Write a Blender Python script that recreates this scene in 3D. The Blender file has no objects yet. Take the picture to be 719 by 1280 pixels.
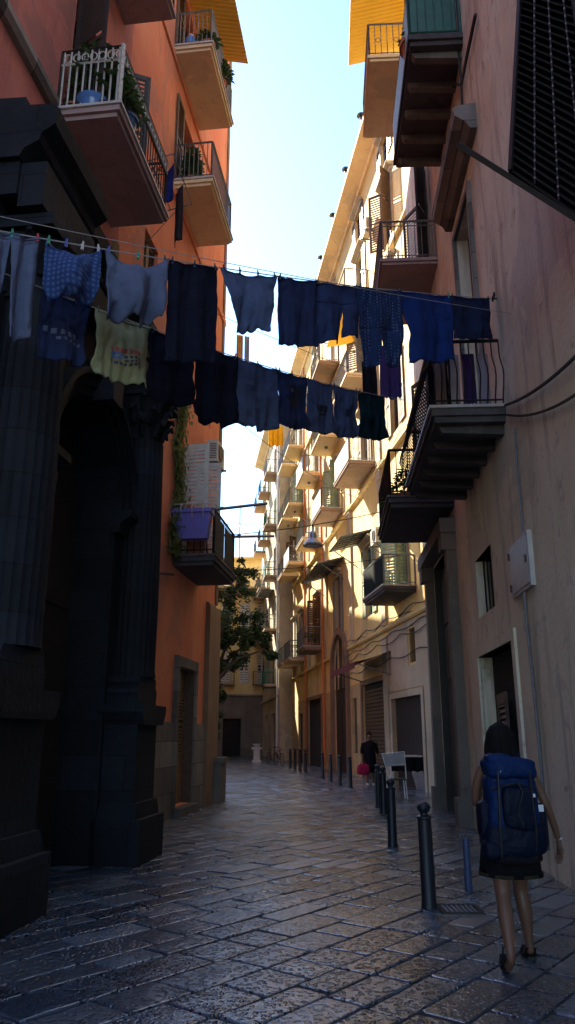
import bpy, bmesh, math, random
from mathutils import Vector, Matrix, noise as mnoise
R = math.radians
random.seed(7)
S = bpy.context.scene
COL = S.collection
# ------------------------------------------------------------ camera
FPX, PITCH, CAMZ = 950.0, 16.43, 1.6
cd = bpy.data.cameras.new('camera'); cam = bpy.data.objects.new('camera', cd); COL.objects.link(cam)
cd.sensor_fit = 'VERTICAL'; cd.sensor_height = 36; cd.lens = 36*FPX/1280; cd.clip_end = 600; cd.clip_start = .05
cam.location = (0, 0, CAMZ); cam.rotation_euler = (R(90+PITCH), 0, 0)
S.camera = cam
# ------------------------------------------------------------ light
SUN_AZ, SUN_EL = 32.0, 38.0          # azimuth measured from +Y towards -X
W = bpy.data.worlds.new('World'); S.world = W; W.use_nodes = True
nt = W.node_tree; nt.nodes.clear()
sky = nt.nodes.new('ShaderNodeTexSky'); sky.sky_type = 'NISHITA'; sky.sun_disc = False
sky.sun_elevation = R(SUN_EL); sky.sun_rotation = R(-SUN_AZ); sky.dust_density = .25; sky.air_density = 1.15; sky.ozone_density = 5.5
bg = nt.nodes.new('ShaderNodeBackground'); bg.inputs[1].default_value = .066
wo = nt.nodes.new('ShaderNodeOutputWorld')
nt.links.new(sky.outputs[0], bg.inputs[0]); nt.links.new(bg.outputs[0], wo.inputs[0])
sd = bpy.data.lights.new('sun', 'SUN'); sd.energy = 3.3; sd.angle = R(.5); sd.color = (1, .88, .68)
so = bpy.data.objects.new('sun', sd); COL.objects.link(so)
sv = Vector((-math.sin(R(SUN_AZ))*math.cos(R(SUN_EL)), math.cos(R(SUN_AZ))*math.cos(R(SUN_EL)), math.sin(R(SUN_EL))))
so.rotation_euler = sv.to_track_quat('Z', 'Y').to_euler(); so.location = (-20, 40, 60)
S.view_settings.view_transform = 'Standard'; S.view_settings.look = 'None'
S.view_settings.exposure = 2.95; S.view_settings.gamma = 1
S.render.engine = 'CYCLES'
S.cycles.max_bounces = 8; S.cycles.diffuse_bounces = 5
# ------------------------------------------------------------ materials
def nmat(name): 
    m = bpy.data.materials.new(name); m.use_nodes = True
    t = m.node_tree; b = t.nodes['Principled BSDF']; return m, t, b
def N(t, typ, **kw):
    n = t.nodes.new(typ)
    for k, v in kw.items():
        if k.startswith('i_'): n.inputs[k[2:].replace('_', ' ')].default_value = v
        else: setattr(n, k, v)
    return n
def flat(name, c, rough=.6, metal=0, spec=.5, bump=0, bscale=60, var=.0, vs=6):
    m, t, b = nmat(name)
    b.inputs['Base Color'].default_value = (*c, 1); b.inputs['Roughness'].default_value = rough
    b.inputs['Metallic'].default_value = metal; b.inputs['Specular IOR Level'].default_value = spec
    tc = N(t, 'ShaderNodeTexCoord')
    if var:
        n = N(t, 'ShaderNodeTexNoise'); n.inputs['Scale'].default_value = vs; n.inputs['Detail'].default_value = 6
        t.links.new(tc.outputs['Object'], n.inputs['Vector'])
        mr = N(t, 'ShaderNodeMapRange'); mr.inputs[1].default_value = .3; mr.inputs[2].default_value = .7
        mr.inputs[3].default_value = 1-var; mr.inputs[4].default_value = 1+var
        t.links.new(n.outputs[0], mr.inputs[0])
        mx = N(t, 'ShaderNodeVectorMath', operation='SCALE'); mx.inputs[0].default_value = c
        t.links.new(mr.outputs[0], mx.inputs['Scale']); t.links.new(mx.outputs[0], b.inputs['Base Color'])
    if bump:
        n = N(t, 'ShaderNodeTexNoise'); n.inputs['Scale'].default_value = bscale; n.inputs['Detail'].default_value = 5
        t.links.new(tc.outputs['Object'], n.inputs['Vector'])
        bp = N(t, 'ShaderNodeBump'); bp.inputs['Strength'].default_value = bump; bp.inputs['Distance'].default_value = .01
        t.links.new(n.outputs[0], bp.inputs['Height']); t.links.new(bp.outputs[0], b.inputs['Normal'])
    return m
def plaster(name, c, c2, stain=(.12,.09,.07), amt=.35, rough=.85, streak=.5, blocks=0, repair=.5):
    """old lime plaster: two tones in patches, rain streaks, small chips"""
    m, t, b = nmat(name); L = t.links.new
    tc = N(t, 'ShaderNodeTexCoord')
    n1 = N(t, 'ShaderNodeTexNoise'); n1.inputs['Scale'].default_value = .7; n1.inputs['Detail'].default_value = 8; n1.inputs['Roughness'].default_value = .65
    L(tc.outputs['Object'], n1.inputs['Vector'])
    r1 = N(t, 'ShaderNodeMapRange'); r1.inputs[1].default_value = .38; r1.inputs[2].default_value = .62; L(n1.outputs[0], r1.inputs[0])
    m1 = N(t, 'ShaderNodeMix', data_type='RGBA'); m1.inputs[6].default_value = (*c, 1); m1.inputs[7].default_value = (*c2, 1)
    L(r1.outputs[0], m1.inputs[0])
    mp = N(t, 'ShaderNodeMapping'); mp.inputs['Scale'].default_value = (2.2, 2.2, .22); L(tc.outputs['Object'], mp.inputs['Vector'])
    n2 = N(t, 'ShaderNodeTexNoise'); n2.inputs['Scale'].default_value = 1.5; n2.inputs['Detail'].default_value = 7; n2.inputs['Roughness'].default_value = .7
    L(mp.outputs[0], n2.inputs['Vector'])
    r2 = N(t, 'ShaderNodeMapRange'); r2.inputs[1].default_value = .52; r2.inputs[2].default_value = .75; r2.inputs[4].default_value = streak; L(n2.outputs[0], r2.inputs[0])
    m2 = N(t, 'ShaderNodeMix', data_type='RGBA'); m2.inputs[7].default_value = (*stain, 1)
    L(m1.outputs[2], m2.inputs[6]); L(r2.outputs[0], m2.inputs[0])
    n3 = N(t, 'ShaderNodeTexNoise'); n3.inputs['Scale'].default_value = 2.6; n3.inputs['Detail'].default_value = 10; n3.inputs['Roughness'].default_value = .75
    L(tc.outputs['Object'], n3.inputs['Vector'])
    r3 = N(t, 'ShaderNodeMapRange'); r3.inputs[1].default_value = .58; r3.inputs[2].default_value = .66; r3.inputs[4].default_value = amt; L(n3.outputs[0], r3.inputs[0])
    m3 = N(t, 'ShaderNodeMix', data_type='RGBA'); m3.inputs[7].default_value = (stain[0]*1.8, stain[1]*1.8, stain[2]*1.8, 1)
    # older repairs: crisp edged patches of another mix, and hairline cracks
    n6 = N(t, 'ShaderNodeTexNoise'); n6.inputs['Scale'].default_value = .42; n6.inputs['Detail'].default_value = 5; n6.inputs['Roughness'].default_value = .55; n6.inputs['Distortion'].default_value = .6
    mp6 = N(t, 'ShaderNodeMapping'); mp6.inputs['Location'].default_value = (7, 3, 11); L(tc.outputs['Object'], mp6.inputs['Vector']); L(mp6.outputs[0], n6.inputs['Vector'])
    r6 = N(t, 'ShaderNodeMapRange'); r6.inputs[1].default_value = .565; r6.inputs[2].default_value = .58; r6.inputs[4].default_value = repair; L(n6.outputs[0], r6.inputs[0])
    m6 = N(t, 'ShaderNodeMix', data_type='RGBA'); g_ = sum(c)/3; m6.inputs[7].default_value = (c[0]*.45+g_*.35, c[1]*.45+g_*.35, c[2]*.45+g_*.33, 1)
    L(m2.outputs[2], m6.inputs[6]); L(r6.outputs[0], m6.inputs[0])
    vc = N(t, 'ShaderNodeTexVoronoi', feature='DISTANCE_TO_EDGE'); vc.inputs['Scale'].default_value = .55
    nw = N(t, 'ShaderNodeVectorMath', operation='MULTIPLY_ADD'); nw.inputs[1].default_value = (.9, .9, .9); L(n3.outputs['Color'], nw.inputs[0]); L(tc.outputs['Object'], nw.inputs[2]); L(nw.outputs[0], vc.inputs['Vector'])
    rc = N(t, 'ShaderNodeMapRange'); rc.inputs[1].default_value = .006; rc.inputs[2].default_value = .0; rc.inputs[4].default_value = .7; L(vc.outputs['Distance'], rc.inputs[0])
    rk_ = N(t, 'ShaderNodeMath', operation='MULTIPLY'); L(rc.outputs[0], rk_.inputs[0]); L(r1.outputs[0], rk_.inputs[1])
    m7 = N(t, 'ShaderNodeMix', data_type='RGBA'); m7.inputs[7].default_value = (stain[0]*.4, stain[1]*.4, stain[2]*.4, 1); L(m6.outputs[2], m7.inputs[6]); L(rk_.outputs[0], m7.inputs[0])
    last = m7.outputs[2]
    if blocks:
        sx = N(t, 'ShaderNodeSeparateXYZ'); L(tc.outputs['Object'], sx.inputs[0]); cx_ = N(t, 'ShaderNodeCombineXYZ'); ax = N(t, 'ShaderNodeMath', operation='ADD'); L(sx.outputs[0], ax.inputs[0]); L(sx.outputs[1], ax.inputs[1]); L(ax.outputs[0], cx_.inputs[0]); L(sx.outputs[2], cx_.inputs[1])
        bk = N(t, 'ShaderNodeTexBrick'); bk.inputs['Scale'].default_value = 1; bk.inputs['Brick Width'].default_value = blocks*1.9; bk.inputs['Row Height'].default_value = blocks; bk.inputs['Mortar Size'].default_value = .008
        bk.inputs['Color1'].default_value = (.45, .45, .45, 1); bk.inputs['Color2'].default_value = (1.5, 1.5, 1.5, 1); bk.inputs['Mortar'].default_value = (.1, .1, .1, 1); L(cx_.outputs[0], bk.inputs['Vector'])
        m8 = N(t, 'ShaderNodeMix', data_type='RGBA', blend_type='MULTIPLY'); m8.inputs[0].default_value = .8; L(last, m8.inputs[6]); L(bk.outputs[0], m8.inputs[7]); last = m8.outputs[2]
    L(last, m3.inputs[6]); L(r3.outputs[0], m3.inputs[0]); L(m3.outputs[2], b.inputs['Base Color'])
    b.inputs['Roughness'].default_value = rough; b.inputs['Specular IOR Level'].default_value = .25
    n4 = N(t, 'ShaderNodeTexNoise'); n4.inputs['Scale'].default_value = 14; n4.inputs['Detail'].default_value = 9; L(tc.outputs['Object'], n4.inputs['Vector'])
    ad = N(t, 'ShaderNodeMath', operation='MULTIPLY_ADD'); ad.inputs[1].default_value = -1.4; L(r3.outputs[0], ad.inputs[0]); L(n4.outputs[0], ad.inputs[2])
    bp = N(t, 'ShaderNodeBump'); bp.inputs['Strength'].default_value = .5; bp.inputs['Distance'].default_value = .02
    L(ad.outputs[0], bp.inputs['Height']); L(bp.outputs[0], b.inputs['Normal'])
    return m
def paving():
    m, t, b = nmat('basalt_paving'); L = t.links.new
    tc = N(t, 'ShaderNodeTexCoord'); at = N(t, 'ShaderNodeAttribute', attribute_name='slab')
    sep = N(t, 'ShaderNodeSeparateColor'); L(at.outputs['Color'], sep.inputs[0])
    cr = N(t, 'ShaderNodeValToRGB'); e = cr.color_ramp.elements
    e[0].color = (.014, .026, .044, 1); e[1].color = (.070, .098, .128, 1)
    e2 = cr.color_ramp.elements.new(.6); e2.color = (.030, .048, .072, 1)
    L(sep.outputs[0], cr.inputs[0])
    n = N(t, 'ShaderNodeTexNoise'); n.inputs['Scale'].default_value = 3; n.inputs['Detail'].default_value = 8; L(tc.outputs['Object'], n.inputs['Vector'])
    mr = N(t, 'ShaderNodeMapRange'); mr.inputs[3].default_value = .55; mr.inputs[4].default_value = 1.5; L(n.outputs[0], mr.inputs[0])
    mx = N(t, 'ShaderNodeVectorMath', operation='SCALE'); L(cr.outputs[0], mx.inputs[0]); L(mr.outputs[0], mx.inputs['Scale'])
    b_in = mx
    # hammered pits: elongated blobs
    wn = N(t, 'ShaderNodeTexNoise'); wn.inputs['Scale'].default_value = 9; wn.inputs['Detail'].default_value = 2; L(tc.outputs['Object'], wn.inputs['Vector'])
    wa = N(t, 'ShaderNodeVectorMath', operation='MULTIPLY_ADD'); wa.inputs[1].default_value = (.06, .06, .06); L(wn.outputs['Color'], wa.inputs[0]); L(tc.outputs['Object'], wa.inputs[2])
    vo = N(t, 'ShaderNodeTexVoronoi', feature='SMOOTH_F1'); vo.inputs['Scale'].default_value = 24; vo.inputs['Smoothness'].default_value = .35; L(wa.outputs[0], vo.inputs['Vector'])
    n2 = N(t, 'ShaderNodeTexNoise'); n2.inputs['Scale'].default_value = 70; n2.inputs['Detail'].default_value = 4; L(tc.outputs['Object'], n2.inputs['Vector'])
    pit = N(t, 'ShaderNodeMapRange'); pit.inputs[1].default_value = .46; pit.inputs[2].default_value = .24; L(vo.outputs['Distance'], pit.inputs[0])
    pm = N(t, 'ShaderNodeMath', operation='MULTIPLY'); L(pit.outputs[0], pm.inputs[0]); L(sep.outputs[1], pm.inputs[1])
    wr = N(t, 'ShaderNodeMapRange'); wr.inputs[3].default_value = 1.5; wr.inputs[4].default_value = .3; L(pm.outputs[0], wr.inputs[0])
    wm_ = N(t, 'ShaderNodeVectorMath', operation='SCALE'); L(b_in.outputs[0], wm_.inputs[0]); L(wr.outputs[0], wm_.inputs['Scale']); L(wm_.outputs[0], b.inputs['Base Color'])
    sm = N(t, 'ShaderNodeMath', operation='MULTIPLY_ADD'); sm.inputs[1].default_value = .25; L(n2.outputs[0], sm.inputs[0]); iv = N(t, 'ShaderNodeMath', operation='MULTIPLY'); iv.inputs[1].default_value = -1; L(pm.outputs[0], iv.inputs[0]); L(iv.outputs[0], sm.inputs[2])
    n5 = N(t, 'ShaderNodeTexNoise'); n5.inputs['Scale'].default_value = 5; n5.inputs['Detail'].default_value = 3; L(tc.outputs['Object'], n5.inputs['Vector'])
    s5 = N(t, 'ShaderNodeMath', operation='MULTIPLY_ADD'); s5.inputs[1].default_value = .9; L(n5.outputs[0], s5.inputs[0]); L(sm.outputs[0], s5.inputs[2])
    bp = N(t, 'ShaderNodeBump'); bp.inputs['Strength'].default_value = 1.0; bp.inputs['Distance'].default_value = .016
    L(s5.outputs[0], bp.inputs['Height']); L(bp.outputs[0], b.inputs['Normal'])
    rr = N(t, 'ShaderNodeMapRange'); rr.inputs[3].default_value = .12; rr.inputs[4].default_value = .42; b.inputs['Coat Weight'].default_value = 1.0; b.inputs['Coat Roughness'].default_value = .2; b.inputs['Coat IOR'].default_value = 1.7; L(bp.outputs[0], b.inputs['Coat Normal']); L(sep.outputs[2], rr.inputs[0])
    L(rr.outputs[0], b.inputs['Roughness']); b.inputs['Specular IOR Level'].default_value = .62
    return m
def leafmat(name, c, c2):
    m, t, b = nmat(name); L = t.links.new
    tc = N(t, 'ShaderNodeTexCoord'); n = N(t, 'ShaderNodeTexNoise'); n.inputs['Scale'].default_value = 2.2; n.inputs['Detail'].default_value = 5
    L(tc.outputs['Object'], n.inputs['Vector'])
    m1 = N(t, 'ShaderNodeMix', data_type='RGBA'); m1.inputs[6].default_value = (*c, 1); m1.inputs[7].default_value = (*c2, 1)
    L(n.outputs[0], m1.inputs[0]); L(m1.outputs[2], b.inputs['Base Color'])
    b.inputs['Roughness'].default_value = .55
    b.inputs['Subsurface Weight'].default_value = 0
    tr = N(t, 'ShaderNodeBsdfTranslucent'); L(m1.outputs[2], tr.inputs[0])
    ms = N(t, 'ShaderNodeMixShader'); ms.inputs[0].default_value = .3
    out = t.nodes['Material Output']; L(b.outputs[0], ms.inputs[1]); L(tr.outputs[0], ms.inputs[2]); L(ms.outputs[0], out.inputs[0])
    return m
def fabric(name, c, c2=None, pat=None, rough=.9):
    m, t, b = nmat(name); L = t.links.new
    tc = N(t, 'ShaderNodeTexCoord'); b.inputs['Roughness'].default_value = rough; b.inputs['Specular IOR Level'].default_value = .15
    n = N(t, 'ShaderNodeTexNoise'); n.inputs['Scale'].default_value = 5; n.inputs['Detail'].default_value = 6; L(tc.outputs['Object'], n.inputs['Vector'])
    mr = N(t, 'ShaderNodeMapRange'); mr.inputs[3].default_value = .75; mr.inputs[4].default_value = 1.25; L(n.outputs[0], mr.inputs[0])
    mx = N(t, 'ShaderNodeVectorMath', operation='SCALE'); mx.inputs[0].default_value = c; L(mr.outputs[0], mx.inputs['Scale'])
    src = mx.outputs[0]
    if pat == 'check':
        w = N(t, 'ShaderNodeTexWave', wave_type='BANDS', bands_direction='X'); w.inputs['Scale'].default_value = 7; w.inputs['Distortion'].default_value = .4
        w2 = N(t, 'ShaderNodeTexWave', wave_type='BANDS', bands_direction='Z'); w2.inputs['Scale'].default_value = 7; w2.inputs['Distortion'].default_value = .4
        L(tc.outputs['Object'], w.inputs['Vector']); L(tc.outputs['Object'], w2.inputs['Vector'])
        mm = N(t, 'ShaderNodeMath', operation='MULTIPLY'); L(w.outputs[1], mm.inputs[0]); L(w2.outputs[1], mm.inputs[1])
    elif pat == 'dots':
        mm = N(t, 'ShaderNodeTexVoronoi'); mm.inputs['Scale'].default_value = 22; mm.inputs['Randomness'].default_value = .2; L(tc.outputs['Object'], mm.inputs['Vector'])
        q = N(t, 'ShaderNodeMapRange'); q.inputs[1].default_value = .34; q.inputs[2].default_value = .22; L(mm.outputs['Distance'], q.inputs[0]); mm = q
    elif pat == 'weave':
        mm = N(t, 'ShaderNodeTexNoise'); mm.inputs['Scale'].default_value = 40
        L(tc.outputs['Object'], mm.inputs['Vector'])
    if pat:
        m1 = N(t, 'ShaderNodeMix', data_type='RGBA'); m1.inputs[7].default_value = (*c2, 1); L(src, m1.inputs[6]); L(mm.outputs[0], m1.inputs[0]); src = m1.outputs[2]
    L(src, b.inputs['Base Color'])
    tr = N(t, 'ShaderNodeBsdfTranslucent'); L(src, tr.inputs[0]); ms = N(t, 'ShaderNodeMixShader'); ms.inputs[0].default_value = .22
    L(b.outputs[0], ms.inputs[1]); L(tr.outputs[0], ms.inputs[2]); L(ms.outputs[0], t.nodes['Material Output'].inputs[0])
    n2 = N(t, 'ShaderNodeTexNoise'); n2.inputs['Scale'].default_value = 9; n2.inputs['Detail'].default_value = 7; L(tc.outputs['Object'], n2.inputs['Vector'])
    bp = N(t, 'ShaderNodeBump'); bp.inputs['Strength'].default_value = .9; bp.inputs['Distance'].default_value = .03
    L(n2.outputs[0], bp.inputs['Height']); L(bp.outputs[0], b.inputs['Normal'])
    return m
M = dict(
 paving=paving(),
 matblack=flat('matt_black_sheet', (.012,.016,.015), .9, spec=.05),
 soil=flat('joint_dirt', (.022,.022,.022), .9, bump=.5, bscale=40, var=.5, vs=3),
 orange=plaster('orange_plaster', (.72,.22,.115), (.77,.29,.155), stain=(.42,.15,.09), amt=.25, streak=.5),
 pinkred=plaster('pink_red_plaster', (.45,.14,.115), (.54,.20,.16), stain=(.22,.09,.09), amt=.4, streak=.6),
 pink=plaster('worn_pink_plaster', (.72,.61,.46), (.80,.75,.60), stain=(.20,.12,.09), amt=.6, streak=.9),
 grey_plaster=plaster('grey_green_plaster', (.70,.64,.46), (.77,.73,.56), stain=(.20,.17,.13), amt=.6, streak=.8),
 cream=plaster('cream_plaster', (.62,.44,.17), (.70,.54,.25), stain=(.32,.21,.10), amt=.45, streak=.5),
 cream_dim=plaster('dull_cream_plaster', (.44,.36,.24), (.52,.44,.31), stain=(.18,.13,.09), amt=.5, streak=.7),
 ochre=plaster('ochre_plaster', (.42,.30,.15), (.50,.38,.21), stain=(.20,.13,.07), amt=.4),
 brownbase=plaster('dark_brown_base', (.15,.13,.11), (.20,.17,.145), stain=(.06,.045,.035), amt=.4),
 whitewash=plaster('whitewashed_plaster', (.38,.33,.24), (.46,.41,.31), stain=(.25,.18,.14), amt=.4, streak=.5),
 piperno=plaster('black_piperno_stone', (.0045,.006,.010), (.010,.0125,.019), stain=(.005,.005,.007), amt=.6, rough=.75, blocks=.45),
 stone=plaster('grey_stone', (.17,.15,.135), (.22,.20,.18), stain=(.07,.06,.055), amt=.5, blocks=.5),
 tan=plaster('tan_stone', (.21,.13,.08), (.26,.17,.11), stain=(.12,.08,.05), amt=.5),
 slabpink=plaster('balcony_soffit_mauve', (.34,.235,.23), (.40,.28,.27), stain=(.14,.10,.10), amt=.3),
 slabcream=plaster('balcony_soffit_cream', (.74,.57,.34), (.80,.64,.41), stain=(.45,.3,.18), amt=.2),
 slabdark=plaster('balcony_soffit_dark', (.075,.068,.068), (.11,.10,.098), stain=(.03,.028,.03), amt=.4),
 slabtan=plaster('balcony_soffit_tan', (.30,.21,.15), (.36,.26,.19), stain=(.16,.1,.07), amt=.3),
 marble=flat('pale_marble_edge', (.42,.40,.38), .5, var=.2),
 iron=flat('black_iron', (.018,.019,.022), .45, .3, bump=.3, bscale=80),
 irongrey=flat('grey_painted_iron', (.16,.17,.18), .5, .2, var=.2, vs=20),
 ironwhite=flat('white_painted_iron', (.48,.46,.43), .5, var=.25, vs=25),
 ironred=flat('rust_red_iron', (.12,.04,.03), .6, var=.4, vs=30),
 wood=flat('brown_wood', (.09,.05,.028), .6, bump=.4, bscale=30, var=.3, vs=8),
 wooddoor=flat('ochre_wood_door', (.20,.105,.045), .55, bump=.4, bscale=30, var=.3, vs=8),
 darkwood=flat('near_black_wood', (.02,.016,.014), .55, var=.3),
 green=flat('dark_green_paint', (.015,.11,.08), .5, var=.2),
 palegreen=flat('pale_green_shutter', (.20,.27,.19), .6, var=.2),
 whitepaint=flat('white_shutter_paint', (.55,.53,.48), .6, var=.15),
 glass=flat('dark_window_glass', (.02,.025,.03), .08, spec=.8),
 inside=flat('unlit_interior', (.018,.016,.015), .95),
 panelgrey=flat('pale_railing_panel', (.50,.52,.53), .5, var=.15),
 ac=flat('ac_casing', (.50,.48,.43), .55, var=.12), acdark=flat('ac_grille', (.03,.03,.03), .5),
 terracotta=flat('terracotta', (.40,.13,.06), .8, var=.25), copper=flat('orange_downpipe', (.50,.17,.06), .5, var=.2),
 leaf=leafmat('tree_leaves', (.018,.045,.012), (.07,.11,.03)), leaf2=leafmat('pot_leaves', (.03,.07,.02), (.09,.14,.04)),
 vine=leafmat('vine_leaves', (.10,.14,.03), (.22,.24,.06)),
 bark=flat('bark', (.07,.05,.035), .9, bump=.6, bscale=25),
 yellow=leafmat('yellow_corrugated', (.70,.50,.10), (.78,.58,.16)), rope=flat('rope', (.30,.30,.32), .8), cable=flat('black_cable', (.02,.02,.02), .6),
 red=flat('red_canvas', (.13,.018,.018), .8, var=.2), lampmetal=flat('lamp_metal', (.30,.29,.30), .3, .8, var=.1),
 tile=flat('roof_tiles', (.30,.14,.08), .85, bump=.5, bscale=12, var=.3),
 skin=flat('skin', (.17,.085,.05), .5, var=.08), hair=flat('dark_hair', (.006,.005,.005), .75, spec=.15, bump=.5, bscale=90),
 packblue=fabric('blue_nylon', (.006,.028,.11), rough=.5), packdark=fabric('navy_nylon', (.006,.010,.028), rough=.5),
 blackcloth=fabric('black_cloth', (.012,.012,.016)), olive=fabric('olive_cloth', (.05,.045,.03)),
 silver=flat('reflective_tag', (.7,.72,.75), .3), magenta=fabric('crimson_bag', (.38,.02,.08)),
 bollard=flat('bollard_iron', (.022,.026,.034), .42, .4, bump=.35, bscale=70), bluepost=flat('blue_post', (.04,.07,.15), .5),
 pvc=flat('white_plastic', (.62,.63,.64), .45, var=.1), blueplastic=flat('violet_plastic', (.17,.15,.52), .5, var=.1),
 bluebottle=flat('blue_bottle', (.08,.20,.5), .2), bluepot=flat('blue_pot', (.04,.09,.20), .4),
 pegred=flat('peg_red',(.5,.05,.06),.5), peggreen=flat('peg_green',(.05,.32,.2),.5), pegblue=flat('peg_blue',(.07,.12,.45),.5), pegwhite=flat('peg_white',(.6,.6,.58),.5), pegdark=flat('peg_dark',(.03,.035,.05),.5),
)
# ------------------------------------------------------------ helpers
CT, SN = math.cos(R(PITCH)), math.sin(R(PITCH))
def ray(px, py):
    v = 640-py
    return Vector((px-359.5, FPX*CT - v*SN, FPX*SN + v*CT))
def atY(px, py, Y):
    r = ray(px, py); k = Y/r.y; return Vector((r.x*k, Y, CAMZ+r.z*k))
def gnd(px, py):
    r = ray(px, py); k = -CAMZ/r.z; return Vector((r.x*k, r.y*k, 0))
def proj(p):
    x, y, z = p[0], p[1], p[2]-CAMZ
    d = y*CT+z*SN; u = z*CT-y*SN
    return (359.5+FPX*x/d, 640-FPX*u/d)
class Fac:
    """vertical facade plane X = a + b*Y; side=+1 when the street is on its +X side.  s ~ Y coordinate, d = distance out of the wall"""
    def __init__(f, a, b, side):
        f.a, f.b, f.side = a, b, side
        n = Vector((1, -b, 0)).normalized()*side; f.n = n
    def P(f, s, d, z): return Vector((f.a+f.b*s, s, z)) + f.n*d
    def __call__(f, p): return f.P(*p)
    def hit(f, px, py, d=0):
        r = ray(px, py); a = f.a + f.n.x*d + f.b*(-f.n.y*d)   # offset plane, still X = a' + bY
        k = a/(r.x-f.b*r.y); return (r.y*k - f.n.y*d, CAMZ+r.z*k)
def ident(p): return Vector(p)
class MB:
    def __init__(m, T=ident): m.v = []; m.f = []; m.T = T; m.uv = None
    def add(m, vs, fs):
        o = len(m.v); m.v += [m.T(v) for v in vs]; m.f += [tuple(i+o for i in f) for f in fs]; return m
    def box(m, x0, x1, y0, y1, z0, z1):
        vs = [(x, y, z) for x in (x0, x1) for y in (y0, y1) for z in (z0, z1)]
        return m.add(vs, [(0,1,3,2),(4,6,7,5),(0,4,5,1),(2,3,7,6),(0,2,6,4),(1,5,7,3)])
    def tube(m, pts, r, n=6, closed=False):
        pts = [Vector(m.T(p)) for p in pts]; k = len(pts); rs = r if isinstance(r, (list, tuple)) else [r]*k
        o = len(m.v); prev = None
        for i, p in enumerate(pts):
            a = pts[i-1] if (i > 0 or closed) else p; b = pts[(i+1) % k] if (i < k-1 or closed) else p
            t = (b-a); t = t.normalized() if t.length > 1e-9 else Vector((0,0,1))
            if prev is None:
                u = t.cross(Vector((0,0,1)));  u = u if u.length > .05 else t.cross(Vector((1,0,0)))
            else: u = prev - t*prev.dot(t)
            u.normalize(); prev = u; w = t.cross(u)
            for j in range(n):
                an = 2*math.pi*j/n; m.v.append(p + (u*math.cos(an)+w*math.sin(an))*rs[i])
        for i in range(k if closed else k-1):
            for j in range(n):
                a0 = o+i*n+j; a1 = o+i*n+(j+1) % n; b0 = o+((i+1) % k)*n+j; b1 = o+((i+1) % k)*n+(j+1) % n
                m.f.append((a0, a1, b1, b0))
        if not closed: m.f.append(tuple(o+j for j in range(n))[::-1]); m.f.append(tuple(o+(k-1)*n+j for j in range(n)))
        return m
    def bar(m, a, b, w=.02, n=4): return m.tube([a, b], w*.7071 if n == 4 else w, n)
    def lathe(m, c, prof, n=16):
        """prof: (radius, z) pairs from bottom to top, about vertical axis at c"""
        vs = []
        for r, z in prof:
            for j in range(n):
                a = 2*math.pi*j/n; vs.append((c[0]+r*math.cos(a), c[1]+r*math.sin(a), c[2]+z))
        fs = [(i*n+j, i*n+(j+1) % n, (i+1)*n+(j+1) % n, (i+1)*n+j) for i in range(len(prof)-1) for j in range(n)]
        fs += [tuple(range(n))[::-1], tuple((len(prof)-1)*n+j for j in range(n))]
        return m.add(vs, fs)
    def prism(m, poly, ax, a, b):
        """poly: 2D outline; extruded along axis ax ('s','d','z') from a to b"""
        def mk(p, e): return {'s': (e, p[0], p[1]), 'd': (p[0], e, p[1]), 'z': (p[0], p[1], e)}[ax]
        n = len(poly); vs = [mk(p, a) for p in poly]+[mk(p, b) for p in poly]
        fs = [tuple(range(n)), tuple(range(2*n-1, n-1, -1))]+[(i, (i+1) % n, n+(i+1) % n, n+i) for i in range(n)]
        return m.add(vs, fs)
    def grid(m, fn, nu, nv):
        vs = [fn(i/nu, j/nv) for j in range(nv+1) for i in range(nu+1)]
        return m.add(vs, [(j*(nu+1)+i, j*(nu+1)+i+1, (j+1)*(nu+1)+i+1, (j+1)*(nu+1)+i) for j in range(nv) for i in range(nu)])
    def build(m, name, mat, parent=None, loc=None, smooth=False, solid=0, recalc=True):
        W0 = Vector((0,0,0)); q = parent
        while q is not None: W0 = W0+Vector(q.location); q = q.parent
        if loc is None: loc = Vector((0,0,0)) if parent is not None else Vector((0,0,0))
        base = W0+Vector(loc)
        me = bpy.data.meshes.new(name); me.from_pydata([tuple(Vector(v)-base) for v in m.v], [], m.f)
        if recalc:
            b = bmesh.new(); b.from_mesh(me); bmesh.ops.recalc_face_normals(b, faces=b.faces[:])
            b.to_mesh(me); b.free()
        me.materials.append(M[mat] if isinstance(mat, str) else mat)
        if smooth or recalc:
            for p in me.polygons: p.use_smooth = True
            if not smooth or recalc: me.set_sharp_from_angle(angle=.62)
        o = bpy.data.objects.new(name, me); COL.objects.link(o); o.location = loc
        if parent is not None: o.parent = parent
        if solid:
            md = o.modifiers.new('thickness', 'SOLIDIFY'); md.thickness = solid; md.offset = 0
        return o
def tag(o, label=None, cat=None, group=None, kind=None):
    if label: o['label'] = label
    if cat: o['category'] = cat
    if group: o['group'] = group
    if kind: o['kind'] = kind
    return o
def thing(name, loc, label, cat, group=None):
    o = bpy.data.objects.new(name, None); COL.objects.link(o); o.location = loc; o.empty_display_size = .3
    return tag(o, label, cat, group)
def copy_tree(o, parent=None):
    c = o.copy(); COL.objects.link(c); c.parent = parent
    for ch in o.children: copy_tree(ch, c)
    return c
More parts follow.
